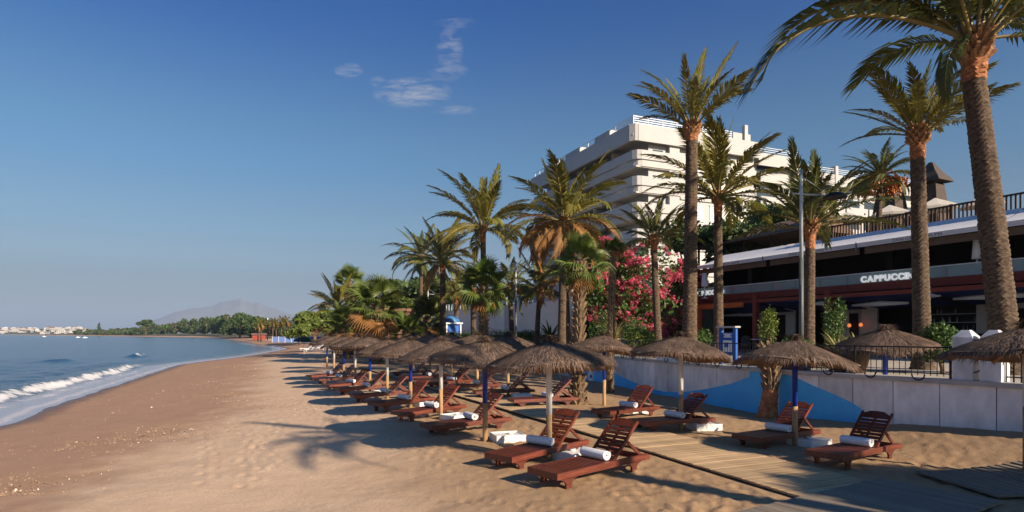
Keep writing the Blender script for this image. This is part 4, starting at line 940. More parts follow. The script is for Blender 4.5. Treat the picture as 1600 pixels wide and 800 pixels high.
m_steel = mat('grey_steel', (.22, .24, .25), .4, .1, metal=.6)
m_let = mat('white_letter', (.82, .82, .82), .5, .02)
m_sgn = mat('emissive_sign_letter', (.86, .86, .86), .5, .02); m_sgn.node_tree.nodes['Principled BSDF'].inputs['Emission Color'].default_value = (1, 1, 1, 1); m_sgn.node_tree.nodes['Principled BSDF'].inputs['Emission Strength'].default_value = .22  # small emission added so the letters read whiter
m_letd = mat('grey_letter', (.16, .16, .17), .6, .02)
m_brown = mat('brown_fence_wood', (.075, .038, .022), .8, .3, 4, rnd=.2)
def glass_material():
    m = bpy.data.materials.new('balustrade_glass'); m.use_nodes = True; n = m.node_tree.nodes; l = m.node_tree.links; b = n['Principled BSDF']
    b.inputs['Base Color'].default_value = (.45, .58, .60, 1); b.inputs['Roughness'].default_value = .05
    t = n.new('ShaderNodeBsdfTransparent'); t.inputs[0].default_value = (.70, .80, .80, 1); ms = n.new('ShaderNodeMixShader'); ms.inputs[0].default_value = .5
    l.new(t.outputs[0], ms.inputs[1]); l.new(b.outputs[0], ms.inputs[2]); l.new(ms.outputs[0], n['Material Output'].inputs['Surface']); return m
m_bglass = glass_material()
T0, T1 = -14.0, 17.0
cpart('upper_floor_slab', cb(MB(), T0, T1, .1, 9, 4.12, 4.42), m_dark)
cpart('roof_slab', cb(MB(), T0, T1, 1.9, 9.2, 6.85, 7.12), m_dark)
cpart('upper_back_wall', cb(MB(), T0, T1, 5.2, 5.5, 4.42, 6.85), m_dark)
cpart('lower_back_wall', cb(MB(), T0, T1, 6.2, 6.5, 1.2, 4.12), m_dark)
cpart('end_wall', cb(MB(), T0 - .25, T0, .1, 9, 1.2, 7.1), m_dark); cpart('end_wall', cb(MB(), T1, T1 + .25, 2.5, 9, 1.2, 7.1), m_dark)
for (a, b, y) in ((11.6, 14.6, 3.2), (7.6, 10.0, 4.6), (.2, 3.2, 5.2), (-4.5, -1.0, 4.8)): cpart('white_partition', cb(MB(), a, b, y, y + .15, 1.26, 3.75), m_cwall)
for (a, b, y) in ((12.2, 13.0, 3.12), (8.6, 9.1, 4.5), (1.2, 2.2, 5.1), (-3.6, -2.2, 4.7)): cpart('doorway', cb(MB(), a, b, y, y + .06, 1.3, 3.4), m_dark)
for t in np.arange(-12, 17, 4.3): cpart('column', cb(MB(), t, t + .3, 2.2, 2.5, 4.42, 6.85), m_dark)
cpart('fascia_beam', cb(MB(), T0, T1, -.12, .08, 4.24, 4.58), m_red)
cpart('fascia_beam', cb(MB(), T0, 15, -1.0, -.85, 3.95, 4.12), m_red)
for t in (14.9, 10.55, 6.2, 2.0, -2.3, -6.6):
    cpart('pergola_post', cb(MB(), t - .13, t + .13, -1.05, -.79, 1.26, 4.35), m_red); cpart('pergola_arm', cb(MB(), t - .07, t + .07, -.8, 2.4, 4.0, 4.14), m_red)
# left-end pergola frame: sunlight is put into the timber colour as orange
pf = [(MB(), 11.0, 14.5, -1.5, -1.34, 3.72, 3.98), (MB(), 14.25, 14.5, -1.5, -1.3, 1.26, 3.72), (MB(), 14.25, 14.5, -1.3, .6, 3.72, 3.92)]
for mb, *a in pf: cpart('pergola_frame', cb(mb, *a), m_redlit)
for t in np.arange(11.4, 14.2, .5): cpart('pergola_slat', cb(MB(), t, t + .08, -1.62, .6, 3.985, 4.06), m_red)
# glass balustrade: one pane per bay
gt = np.arange(-7.2, 16.6, 1.45)
for a, b in zip(gt[:-1], gt[1:]):
    cpart('glass_pane', cb(MB(), a + .02, b - .02, -.07, -.05, 4.59, 5.02), m_bglass); cpart('balustrade_post', cb(MB(), a - .018, a + .018, -.09, -.03, 4.59, 5.05), m_steel)
cpart('handrail', cb(MB(), -7.2, 16.4, -.095, -.025, 5.03, 5.075), m_alu)
# navy sunblinds and rolled white parasols under the pergola
for (a, b) in ((10.8, 14.6), (6.5, 10.3), (2.3, 5.9), (-2.0, 1.7)):
    mb = MB(); mb.add([(a, INW * -.7, 3.95 - PROM), (b, INW * -.7, 3.95 - PROM), (b, INW * 2.2, 3.55 - PROM), (a, INW * 2.2, 3.55 - PROM), (a, INW * -.7, 3.91 - PROM), (b, INW * -.7, 3.91 - PROM), (b, INW * 2.2, 3.51 - PROM), (a, INW * 2.2, 3.51 - PROM)],
                      [(0, 1, 2, 3), (7, 6, 5, 4), (0, 4, 5, 1), (2, 6, 7, 3), (1, 5, 6, 2), (0, 3, 7, 4)]); cpart('navy_blind', mb, m_navy)
for (a, b, y, z) in ((3.2, 5.8, .2, 3.62), (-1.6, 1.4, .2, 3.70), (6.4, 7.6, -.3, 3.75), (11.5, 16.5, 2.4, 3.45), (1.6, 2.6, -.3, 3.85)):
    mb = MB(); mb.tube([(a, INW * y, z - PROM), ((a + b) / 2, INW * y, z - PROM + .03), (b, INW * y, z - PROM)], [.06, .13, .05], 9); cpart('rolled_canvas', mb, m_awn)
# awnings: fabric slope, front bar, valance
jt = [15.75, 10.4, 5.05, -.3, -5.6]
for i, (b, a) in enumerate(zip(jt[:-1], jt[1:])):
    aw = bpy.data.objects.new('awning', None); col.objects.link(aw); aw.parent = cafe; a += .03; b -= .03
    mb = MB(); zf, zb, yf, yb = 6.40, 7.24, -.55, 1.85; n = 8
    for s in range(n):
        u0, u1 = s / n, (s + 1) / n; sag = lambda u: -.10 * math.sin(math.pi * u)
        y0, y1 = yf + (yb - yf) * u0, yf + (yb - yf) * u1; z0_, z1_ = zf + (zb - zf) * u0 + sag(u0) - PROM, zf + (zb - zf) * u1 + sag(u1) - PROM
        mb.add([(a, INW * y0, z0_), (b, INW * y0, z0_), (b, INW * y1, z1_), (a, INW * y1, z1_)], [(0, 1, 2, 3)], 0, True); mb.add([(a, INW * y0, z0_ - .012), (b, INW * y0, z0_ - .012), (b, INW * y1, z1_ - .012), (a, INW * y1, z1_ - .012)], [(3, 2, 1, 0)], 1, True)
    cpart('awning_cloth', mb, [m_awn, m_awn], aw)
    cpart('valance', cb(MB(), a, b, yf - .03, yf - .005, 6.20, 6.40), m_awn, aw); cpart('front_bar', cb(MB(), a, b, yf - .005, yf + .09, 6.31, 6.38), m_steel, aw); cpart('drop_blind', cb(MB(), a + .1, b - .1, yf + .35, yf + .37, 5.92, 6.22), m_awnd, aw)
    cpart('end_bracket', cb(MB(), a - .05, a + .0, yf - .06, yf + .1, 6.05, 6.44), m_steel, aw)
    mb = MB(); mb.beam((a + .02, INW * yf, 6.38 - PROM), (a + .02, INW * 1.9, 6.75 - PROM), .05, .05); cpart('folding_arm', mb, m_steel, aw)
    # lettering printed on the valance
    cu_ = bpy.data.curves.new('awning_text', 'FONT'); cu_.body = 'DANI GARCIA CALIMA'; cu_.size = .20; cu_.align_x = 'CENTER'; to = bpy.data.objects.new('tmp', cu_); col.objects.link(to)
    bpy.context.view_layer.update(); me = bpy.data.meshes.new_from_object(to.evaluated_get(bpy.context.evaluated_depsgraph_get())); bpy.data.objects.remove(to); me.materials.append(m_letd)
    lo = obj('valance_lettering', me, aw, ((a + b) / 2, INW * (yf - .034), 6.23 - PROM), (R(90), 0, R(180)))
# cafe sign letters standing on the balustrade
def sign(body, t, size, label):
    s_ = thing('cafe_sign', label, 'sign', tuple(cafe_xy(t, -.16)) + (4.64,), CA + math.pi)
    x = 0
    for ch in body:
        cu_ = bpy.data.curves.new('sign_letter', 'FONT'); cu_.body = ch; cu_.size = size; cu_.extrude = .025; cu_.offset = .020; to = bpy.data.objects.new('tmp', cu_); col.objects.link(to); bpy.context.view_layer.update()
        me = bpy.data.meshes.new_from_object(to.evaluated_get(bpy.context.evaluated_depsgraph_get())); bpy.data.objects.remove(to); me.materials.append(m_sgn)
        wch = max(v.co.x for v in me.vertices) - min(v.co.x for v in me.vertices); mn = min(v.co.x for v in me.vertices)
        obj('letter', me, s_, (x - mn, 0, 0), (R(90), 0, 0)); x += wch + size * .09
    mb = MB(); mb.box((x / 2, .05, -.02), (x, .04, .04)); mb.build('sign_rail', m_steel, s_)
sign('CAPPUCCINO', cafe_t(1345, -.16), .37, 'white block-letter cafe sign on the glass balustrade at the right')
sign('CAPPUCCINO', cafe_t(1081, -.16), .37, 'white block-letter cafe sign at the left end of the balustrade')
# big white lamp shades on the balcony
for (px, y, lb, zt, w) in ((1101, -.3, 'large white lamp shade at the left end of the cafe balcony', 5.95, .5), (1527, .5, 'large white lamp shade at the right end of the cafe balcony', 6.05, .45)):
    p_ = cafe_xy(cafe_t(px, y), y); l_ = thing('terrace_lamp', lb, 'lamp', (p_[0], p_[1], 4.42)); zt -= 4.42
    MB().lathe([(w * .42, zt - .8), (w * .30, zt), (.0, zt)], 20).build('lamp_shade', m_let, l_); MB().tube([(0, 0, 0), (0, 0, zt - .75)], .045, 10).build('stem', m_let, l_); MB().lathe([(.0, .05), (.2, .04), (.2, 0)], 14).build('foot', m_let, l_)
# bar and furniture on the ground floor
m_lampg = bpy.data.materials.new('bar_lamp_glow'); m_lampg.use_nodes = True; q = m_lampg.node_tree.nodes['Principled BSDF']; q.inputs['Emission Color'].default_value = (1, .25, .08, 1); q.inputs['Emission Strength'].default_value = .5; q.inputs['Base Color'].default_value = (.5, .1, .03, 1)
for (px, z, lb) in ((1327, 2.75, 'small orange bar lamp, left of the pair'), (1345, 2.78, 'small orange bar lamp, right of the pair'), (1293, 2.95, 'small orange bar lamp left of the pergola post')):
    p_ = cafe_xy(cafe_t(px, 4.2), 4.2); l_ = thing('bar_lamp', lb, 'lamp', (p_[0], p_[1], z), group='orange bar lamps'); MB().lathe([(.0, .10), (.07, .06), (.10, -.02), (.07, -.10), (0, -.12)], 12).build('shade', m_lampg, l_); MB().tube([(0, 0, .1), (0, 0, 4.1 - z)], .012, 5).build('cord', m_iron, l_)
def cafe_table(px, y, lb):
    p_ = cafe_xy(cafe_t(px, y), y); t = thing('cafe_table', lb, 'table', (p_[0], p_[1], PROM), CA, 'cafe tables'); MB().lathe([(.0, .76), (.36, .76), (.36, .73), (0, .73)], 18).build('table_top', m_cwall, t); MB().tube([(0, 0, 0), (0, 0, .74)], .03, 8).build('stem', m_steel, t); MB().lathe([(.0, .04), (.24, .03), (.24, 0)], 14).build('foot', m_steel, t)
def cafe_chair(px, y, rz, lb):
    p_ = cafe_xy(cafe_t(px, y), y); c = thing('cafe_chair', lb, 'chair', (p_[0], p_[1], PROM), CA + rz, 'dark cafe chairs'); MB().box((0, 0, .44), (.46, .46, .06)).build('seat', m_dark, c)
    mb = MB(); mb.prism([(-.23, .45), (-.23, .78), (-.15, .9), (0, .95), (.15, .9), (.23, .78), (.23, .45)], 'y', .2, .24); mb.build('backrest', m_dark, c)
    for x in (-.2, .2):
        for yy in (-.2, .2): MB().tube([(x, yy, 0), (x, yy, .42)], .018, 6).build('leg', m_dark, c)
cafe_table(1180, -2.6, 'round cafe table left of the blinds by the leafy planter'); cafe_table(1425, 1.5, 'round cafe table right of the right cafe sign')
cafe_table(1240, .6, 'round cafe table behind the tall lamp post')
for i, (px, y, rz, lb) in enumerate(((1168, -2.9, .4, 'dark cafe chair left of the planter'), (1190, -2.2, 2.6, 'dark cafe chair right of the planter table'), (1410, 1.2, .3, 'dark cafe chair left of the right-hand cafe table'), (1440, 1.6, 2.5, 'dark cafe chair right of the right-hand cafe table'), (1228, .4, .8, 'dark cafe chair left of the lamp post'))): cafe_chair(px, y, rz, lb)
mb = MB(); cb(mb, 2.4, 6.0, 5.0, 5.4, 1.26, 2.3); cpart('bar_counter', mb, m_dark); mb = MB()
for i in range(3): cb(mb, 2.6, 5.8, 6.0, 6.18, 2.4 + .42 * i, 2.44 + .42 * i)
cpart('bar_shelf', mb, m_cwall); rb_ = random.Random(4); bm_ = MB()
for i in range(26):
    t = 2.7 + 3.0 * rb_.random(); z = 2.44 + .42 * rb_.randrange(3) - PROM; bm_.tube([(t, INW * 6.08, z), (t, INW * 6.08, z + .16), (t, INW * 6.08, z + .20), (t, INW * 6.08, z + .28)], [.035, .035, .014, .014], 7)
cpart('bar_bottles', bm_, m_glassl)['kind'] = 'stuff'

# upper terrace: fence, parasols, huts
tf = thing('terrace_fence', 'brown wooden baluster fence along the cafe roof terrace', 'fence', (*cafe_xy(0, 2.05), 7.12), CA)
bal = MB().box((0, 0, .40), (.06, .04, .64)).mesh('baluster', m_brown)
fa, fb = -9.0, cafe_t(1268, 2.05)
MB().box(((fa + fb) / 2, 0, .74), (fb - fa, .09, .07)).build('top_rail', m_brown, tf); MB().box(((fa + fb) / 2, 0, .10), (fb - fa, .06, .06)).build('bottom_rail', m_brown, tf)
for i, t in enumerate(np.arange(fa, fb, .16)):
    if i % 12 == 0: MB().box((t, 0, .40), (.10, .10, .80)).build('post', m_brown, tf)
    else: obj('baluster', bal, tf, (t, 0, 0))
m_cream = mat('cream_canvas', (.62, .57, .50), .8, .06, 3, transl=.15)
def parasol(px, py, Y, r_, lb):
    a = pt(px, py, Y); g = gz(a.x, a.y); p_ = thing('parasol', lb, 'parasol', (a.x, a.y, g), .4, 'cream parasols on the roof terrace'); H = a.z - g
    MB().tube([(0, 0, 0), (0, 0, H)], .035, 8).build('pole', m_brown, p_); mb = MB(); n = 4; rim = []
    for k in range(8):
        an = k * math.pi / 4; q = r_ * (1.0 if k % 2 == 0 else .74); rim.append((q * math.cos(an), q * math.sin(an), H - r_ * .46 + (0 if k % 2 == 0 else .03)))
    mb.add([(0, 0, H)] + rim, [(0, 1 + k, 1 + (k + 1) % 8) for k in range(8)], 0); low = [(x, y, z - .16) for x, y, z in rim]; mb.add(rim + low, [(k, (k + 1) % 8, 8 + (k + 1) % 8, 8 + k) for k in range(8)], 0); mb.build('canopy', m_cream, p_, fix=False)
    for k in range(8): x, y, z = rim[k]; MB().beam((0, 0, H - .04), (x, y, z - .01), .02, .02).build('rib', m_brown, p_)
parasol(1390, 320, 40, 1.4, 'cream parasol in the middle of the roof terrace, left of the trunk'); parasol(1461, 309, 38, 1.45, 'cream parasol between the two right-hand trunks'); parasol(1323, 331, 42, 1.4, 'cream parasol right of the black street lamp head')
parasol(1278, 342, 42, 1.0, 'small cream parasol at the left end of the terrace'); parasol(1534, 305, 38, 1.3, 'cream parasol half hidden by the thickest palm trunk')
def choza(px, ptop, pbot, w, Y, lb, gapf=.42):
    a = pt(px, ptop, Y); b = pt(px, pbot, Y); g = min(b.z, gz(a.x, a.y) + .2); o = thing('thatched_hut', lb, 'hut', (a.x, a.y, g), .5, 'pointed thatched huts on the terrace'); H = a.z - g; zc = (a.z - b.z) * (1 - gapf) + (b.z - g)
    def frustum(z0, r0, z1, r1): 
        mb = MB(); n = 4; prof = [(r0 * 1.0, z0), (r0 * .86, z0 + (z1 - z0) * .2), (r0 + (r1 - r0) * .55, z0 + (z1 - z0) * .5), (r1, z1)]; vs = []
        for q, z in prof:
            for k in range(4): vs.append((q * math.cos(k * math.pi / 2 + math.pi / 4), q * math.sin(k * math.pi / 2 + math.pi / 4), z))
        mb.add(vs, [(i * 4 + k, i * 4 + (k + 1) % 4, (i + 1) * 4 + (k + 1) % 4, (i + 1) * 4 + k) for i in range(3) for k in range(4)] + [(0, 1, 2, 3), (12, 13, 14, 15)]); return mb
    m_hut = mat('grey_thatch', (.085, .065, .052), .95, .35, 4, .8, 25, stretch=(3, 3, .5))
    frustum(0, w, zc, w * .46).build('lower_roof', m_hut, o); frustum(zc + .15, w * .80, H, w * .10).build('cap_roof', m_hut, o)
    for k in range(4): an = k * math.pi / 2 + math.pi / 4; MB().box((w * .38 * math.cos(an), w * .38 * math.sin(an), zc + .1), (.12, .12, .6)).build('cap_post', m_brown, o)
choza(1455, 254, 338, 1.75, 43, 'tall pointed thatched hut with a separate cap, against the sky', .42); choza(1391, 278, 350, 1.85, 44, 'dark thatched hut behind the palm with orange fruit', .25)
# long thatched pavilion
a = pt(1195, 352, 44); pvn = thing('thatched_pavilion', 'long low thatched pavilion roof on posts behind the white awning', 'pavilion', (a.x, a.y, gz(a.x, a.y)), CA); H = a.z - gz(a.x, a.y)
mb = MB(); mb.prism([(-2.4, H - 1.25), (-2.3, H - 1.05), (0, H), (2.3, H - 1.05), (2.4, H - 1.25)], 'x', -5.2, 5.0); mb.build('thatch_roof', m_th2, pvn)
for x in (-4.8, -2.4, 0, 2.4, 4.6):
    for y in (-2, 2): MB().tube([(x, y, 0), (x, y, H - 1.1)], .09, 8).build('post', m_brown, pvn)
mb = MB()
for x in np.arange(-4.6, 4.6, .16): mb.box((x, 2.2, .5), (.12, .04, 1.0))
mb.build('screen', m_brown, pvn); MB().box((0, -1.5, 1.1), (9, .1, 2.0)).build('back_wall', m_dark, pvn)

# ================================================================== WHITE TERRACE BUILDING, further left
wb = thing('terrace_building', 'long low pale building with railed roof terrace behind the middle palms', 'building', (*cafe_xy(31.8, 0), PROM), CA)
def wbx(name, t0, t1, y0, y1, z0, z1, m, parent=None): return cb(MB(), t0 - 31.8, t1 - 31.8, y0, y1, z0, z1).build(name, m, parent or wb)
m_wg = mat('pale_grey_render', (.70, .70, .69), .85, .06, .6)
wbx('front_wall', 31.8, 67, .0, .3, 2.15, 5.25, m_wg); wbx('plinth', 31.8, 67, .12, .4, 1.2, 1.85, m_wg); wbx('dark_slot', 31.8, 67, .2, .35, 1.85, 2.15, m_dark); wbx('side_wall', 31.5, 31.8, .0, 8, 1.2, 7.0, m_wg); wbx('roof', 31.8, 67, .3, 8, 5.0, 5.2, m_wg)
for t in (44.2, 53): wbx('pier', t, t + 1.0, -.12, .0, 1.2, 5.28, m_hw)
wbx('coping', 31.8, 67, -.04, .34, 5.25, 5.32, m_hw); wbx('upper_storey', 31.8, 40.5, .9, 8, 5.2, 7.6, m_wg)
for i, t in enumerate((32.3, 34.0, 35.7, 37.4, 39.0)):
    w_ = wbx('window', t, t + 1.15, .84, .92, 5.5, 7.1, m_glassl); wbx('frame', t - .08, t, .80, .90, 5.45, 7.15, m_hw, w_); wbx('frame', t + 1.15, t + 1.23, .80, .90, 5.45, 7.15, m_hw, w_); wbx('blind', t + .15, t + .7, .80, .84, 5.6, 6.4, m_glass, w_)
for o in [c for c in wb.children for c in c.children]: pass
wbx('top_rail', 40.5, 67, .05, .12, 6.15, 6.22, m_alu)
for t in np.arange(40.6, 67, 1.1): wbx('rail_post', t, t + .07, .05, .11, 5.32, 6.15, m_alu); wbx('rail_panel', t + .15, t + 1.0, .07, .09, 5.45, 6.05, m_bglass)
wbx('red_gate', 30.2, 31.4, .1, .2, 1.26, 4.4, m_red)

# ================================================================== GATE PILLARS
m_mw = mat('veined_white_marble', (.58, .57, .55), .35, .30, 1.8, .05, c2=(.70, .69, .68), stretch=(1, 1, .45))
gp = thing('gate_pillars', 'pair of white marble gate pillars joined by iron rings on the wall', 'pillar', (*wpos(wall_s(1525), -.2)[0], ZT + .10))
def pil(px0, px1, lb):
    s0, s1 = sorted((wall_s(px0), wall_s(px1))); mb = MB(); wall_strip(mb, s0, s1, -.36, .03, ZT + .104, ZT + .98, 1); p0, _, _ = wpos(s0, -.16); p1, _, _ = wpos(s1, -.16)
    vs = []
    for s, o, z in ((s0, -.36, .98), (s0, .03, .98), (s1, .03, .98), (s1, -.36, .98)): p, _, _ = wpos(s, o); vs.append((p[0], p[1], ZT + z))
    for s, o in (((s0 * .7 + s1 * .3), -.22), ((s0 * .7 + s1 * .3), -.10), ((s0 * .3 + s1 * .7), -.10), ((s0 * .3 + s1 * .7), -.22)): p, _, _ = wpos(s, o); vs.append((p[0], p[1], ZT + 1.13))
    mb.add(vs, [(0, 1, 5, 4), (1, 2, 6, 5), (2, 3, 7, 6), (3, 0, 4, 7), (4, 5, 6, 7)]); loc_mesh(mb, gp).build('pillar', m_mw, gp)
pil(1486, 1516, ''); pil(1530, 1562, '')
for z in (.42, .78):
    s = wall_s(1523); p, t, n_ = wpos(s, -.02); mb = MB(); mb.tube([(p[0] + t[0] * .15 * math.cos(a), p[1] + t[1] * .15 * math.cos(a), ZT + z + .15 * math.sin(a)) for a in np.linspace(0, 2 * math.pi, 20)], .016, 6); loc_mesh(mb, gp).build('iron_ring', m_iron, gp)
gt_ = thing('iron_gate', 'dark iron gate leaf right of the marble pillars, under the cut-off sunshade', 'gate', (*wpos(wall_s(1585), -.2)[0], ZT + .10))
for px in (1566, 1572, 1580, 1588, 1596): p, _, _ = wpos(wall_s(px), -.2); loc_mesh(MB().tube([(p[0], p[1], ZT + .1), (p[0], p[1], ZT + 1.0)], .014, 6), gt_).build('bar', m_iron, gt_)
pp = [wpos(wall_s(px), -.2)[0] for px in (1566, 1596)]
for z in (.2, .95): loc_mesh(MB().tube([(q[0], q[1], ZT + z) for q in pp], .016, 6), gt_).build('cross_rail', m_iron, gt_)
gpst = thing('wall_post', 'squat grey marble post standing on the wall between two railings', 'post', (*wpos(wall_s(1030), -.17)[0], ZT + .10))
mb = MB(); wall_strip(mb, *sorted((wall_s(1027), wall_s(1044))), -.36, .03, ZT + .104, ZT + .72, 1); loc_mesh(mb, gpst).build('shaft', m_marble, gpst); mb = MB(); wall_strip(mb, *sorted((wall_s(1026), wall_s(1045))), -.39, .06, ZT + .72, ZT + .79, 1); loc_mesh(mb, gpst).build('cap', m_cop, gpst)

# brick planter box behind the stump
m_brick = mat('brown_brick', (.16, .085, .055), .9, .3, 6, .3)
bs0, bs1 = sorted((wall_s(1178), wall_s(1250))); bp_ = thing('brick_planter', 'low brown brick planter on the wall behind the palm stump', 'planter', (*wpos((bs0 + bs1) / 2, -.3)[0], ZT + .1))
for row in range(7):
    s = bs0 + (.11 if row % 2 else 0)
    while s < bs1 - .2:
        mb = MB(); wall_strip(mb, s, s + .21, -.30, -.13, ZT + .105 + row * .075, ZT + .17 + row * .075, 1); loc_mesh(mb, bp_).build('brick', m_brick, bp_); s += .222
mb = MB(); wall_strip(mb, bs0, bs1, -.45, -.16, ZT + .103, ZT + .62, 4); loc_mesh(mb, bp_).build('core', m_core, bp_)

# ================================================================== LAMP POSTS
m_lp = mat('galvanised_pole', (.48, .52, .52), .5, .08, 3); m_lpd = mat('dark_lower_pole', (.10, .11, .11), .5, .1)
def lamp_post(px, ptop, Y, arm, lb, rad=.058, base=None):
    t = pt(px, ptop, Y); o = thing('street_lamp', lb, 'street lamp', (t.x, Y, base or PROM), group='lamp posts along the promenade'); H = t.z - (base or PROM)
    MB().tube([(0, 0, 0), (0, 0, H * .55)], [rad * 1.25, rad * 1.2], 12).build('lower_pole', m_lpd, o); MB().tube([(0, 0, H * .55 - .02), (0, 0, H)], [rad, rad * .85], 12).build('upper_pole', m_lp, o)
    zA = H - .78; MB().tube([(-arm * .3, 0, zA + .03), (arm, 0, zA - .06)], .028, 8).build('cross_arm', m_lp, o); MB().tube([(0, 0, H - .2), (arm * .9, 0, zA - .02)], .008, 5).build('stay', m_lp, o)
    lm = MB().lathe([(.0, .13), (.12, .12), (.28, .05), (.36, -.04), (.34, -.06), (.0, -.05)], 18).build('lamp_head', m_iron, o); lm.location = (arm + .12, 0, zA - .06)
lamp_post(1252, 265, 19.2, .95, 'tall grey lamp post with black dish lamp in front of the cafe'); lamp_post(806, 405, 40, 1.0, 'grey lamp post among the middle palms by the white terrace wall'); lamp_post(669, 448, 64, 1.0, 'farthest thin lamp post between the left palms')

# ================================================================== INFORMATION BOARD
m_bb = mat('blue_board', (.010, .10, .42), .5, .08)
bpos, bt, bn = wpos(wall_s(1137), 0); bpos = bpos * 1.07; ang = math.atan2(bt[1], bt[0]); ib = thing('information_board', 'blue framed information board behind the railing', 'sign', (bpos[0], bpos[1], PROM), ang + math.pi); yb = bpos[1]
wd = 30 / F * yb * 1.15; Ht = 2.35 + (HY - 512) / F * yb - PROM - .05
for x in (-wd / 2, wd / 2): MB().box((x, 0, Ht / 2), (.14, .07, Ht)).build('post', m_bb, ib)
MB().box((0, .0, Ht * .60), (wd - .15, .03, Ht * .55)).build('panel', m_bb, ib); MB().box((0, 0, Ht + .02), (wd + .25, .2, .05)).build('cap', m_hw, ib); MB().box((0, -.022, Ht * .52), (wd * .62, .006, Ht * .30)).build('notice', m_let, ib)
for i in range(3): MB().box((0, -.019, Ht * (.76 + .035 * i)), (wd * (.55, .4, .62)[i], .004, .035)).build('headline', m_let, ib)
MB().box((-.05, -.027, Ht * .55), (wd * .3, .004, Ht * .12)).build('picture', m_bb, ib)

# ================================================================== KIOSK
kx = pt(705, 520, 55); ko = thing('beach_kiosk', 'small blue kiosk with rounded roof and white corner posts', 'kiosk', (kx.x, 55, PROM), CA)
MB().box((0, 0, .95), (1.15, 1.15, 1.9)).build('cabin', m_bb, ko)
for x in (-.66, .66):
    for y in (-.66, .66): MB().tube([(x, y, 0), (x, y, 1.9)], .07, 8).build('corner_post', m_let, ko)
MB().box((0, 0, 1.95), (1.65, 1.65, .12)).build('eave', m_let, ko); MB().lathe([(.80, 2.0), (.76, 2.25), (.6, 2.5), (.33, 2.66), (.0, 2.72)], 20).build('dome', mat('kiosk_dome', (.05, .16, .34), .5, .1), ko)

# ================================================================== PERSON
m_skin = mat('skin', (.52, .28, .19), .6, .08); m_hair = mat('dark_hair', (.02, .013, .01), .7); m_shirt = mat('white_shirt', (.75, .74, .72), .85, .06); m_trou = mat('dark_trousers', (.03, .035, .05), .85)
def person(px, Y, lb, z=PROM, rz=2.2):
    x = (px - CX) / F * Y; P = thing('person', lb, 'person', (x, Y, z), rz)
    J = [((0, 0, .95), .13), ((0, 0, 1.12), .125), ((0, 0, 1.34), .15), ((0, 0, 1.46), .065), ((.02, 0, 1.53), .058), ((.02, 0, 1.60), .085), ((.02, 0, 1.70), .075),
         ((0, .18, 1.38), .062), ((.02, .24, 1.12), .046), ((.14, .22, .92), .036), ((.18, .21, .85), .035), ((0, -.18, 1.38), .062), ((.0, -.24, 1.12), .046), ((.10, -.24, .90), .036), ((.14, -.24, .83), .035),
         ((0, .10, .86), .10), ((.03, .11, .48), .068), ((0, .11, .08), .045), ((.15, .12, .04), .04), ((0, -.10, .86), .10), ((.0, -.11, .48), .068), ((-.05, -.11, .08), .045), ((.10, -.12, .04), .04)]
    E = [(0, 1), (1, 2), (2, 3), (3, 4), (4, 5), (5, 6), (2, 7), (7, 8), (8, 9), (9, 10), (2, 11), (11, 12), (12, 13), (13, 14), (0, 15), (15, 16), (16, 17), (17, 18), (0, 19), (19, 20), (20, 21), (21, 22)]
    def skin(nm, js, es, m, grow=1.0, sub=2):
        me = bpy.data.meshes.new(nm); me.from_pydata([J[j][0] for j in js], [(js.index(a), js.index(b)) for a, b in es], []); o = bpy.data.objects.new(nm, me); col.objects.link(o)
        sm = o.modifiers.new('s', 'SKIN'); sk = me.skin_vertices[0].data
        for i, j in enumerate(js): sk[i].radius = (J[j][1] * grow,) * 2
        sk[0].use_root = True; ss = o.modifiers.new('d', 'SUBSURF'); ss.levels = sub; ss.render_levels = sub; bpy.context.view_layer.update(); me2 = bpy.data.meshes.new_from_object(o.evaluated_get(bpy.context.evaluated_depsgraph_get())); bpy.data.objects.remove(o)
        me2.materials.clear(); me2.materials.append(m); me2.polygons.foreach_set('use_smooth', [True] * len(me2.polygons)); return obj(nm, me2, P)
    skin('body', list(range(len(J))), E, m_skin); skin('shirt', [1, 2, 7, 8, 11, 12, 0], [(1, 2), (2, 7), (7, 8), (2, 11), (11, 12), (0, 1)], m_shirt, 1.14); skin('trousers', [0, 15, 16, 17, 19, 20, 21], [(0, 15), (15, 16), (16, 17), (0, 19), (19, 20), (20, 21)], m_trou, 1.16)
    MB().lathe([(.0, .10), (.06, .085), (.098, .03), (.10, -.03), (.085, -.09)], 14, cx=-.012, cz=1.665).build('hair', m_hair, P)
person(918, 46, 'distant person in a white shirt standing behind the railing')

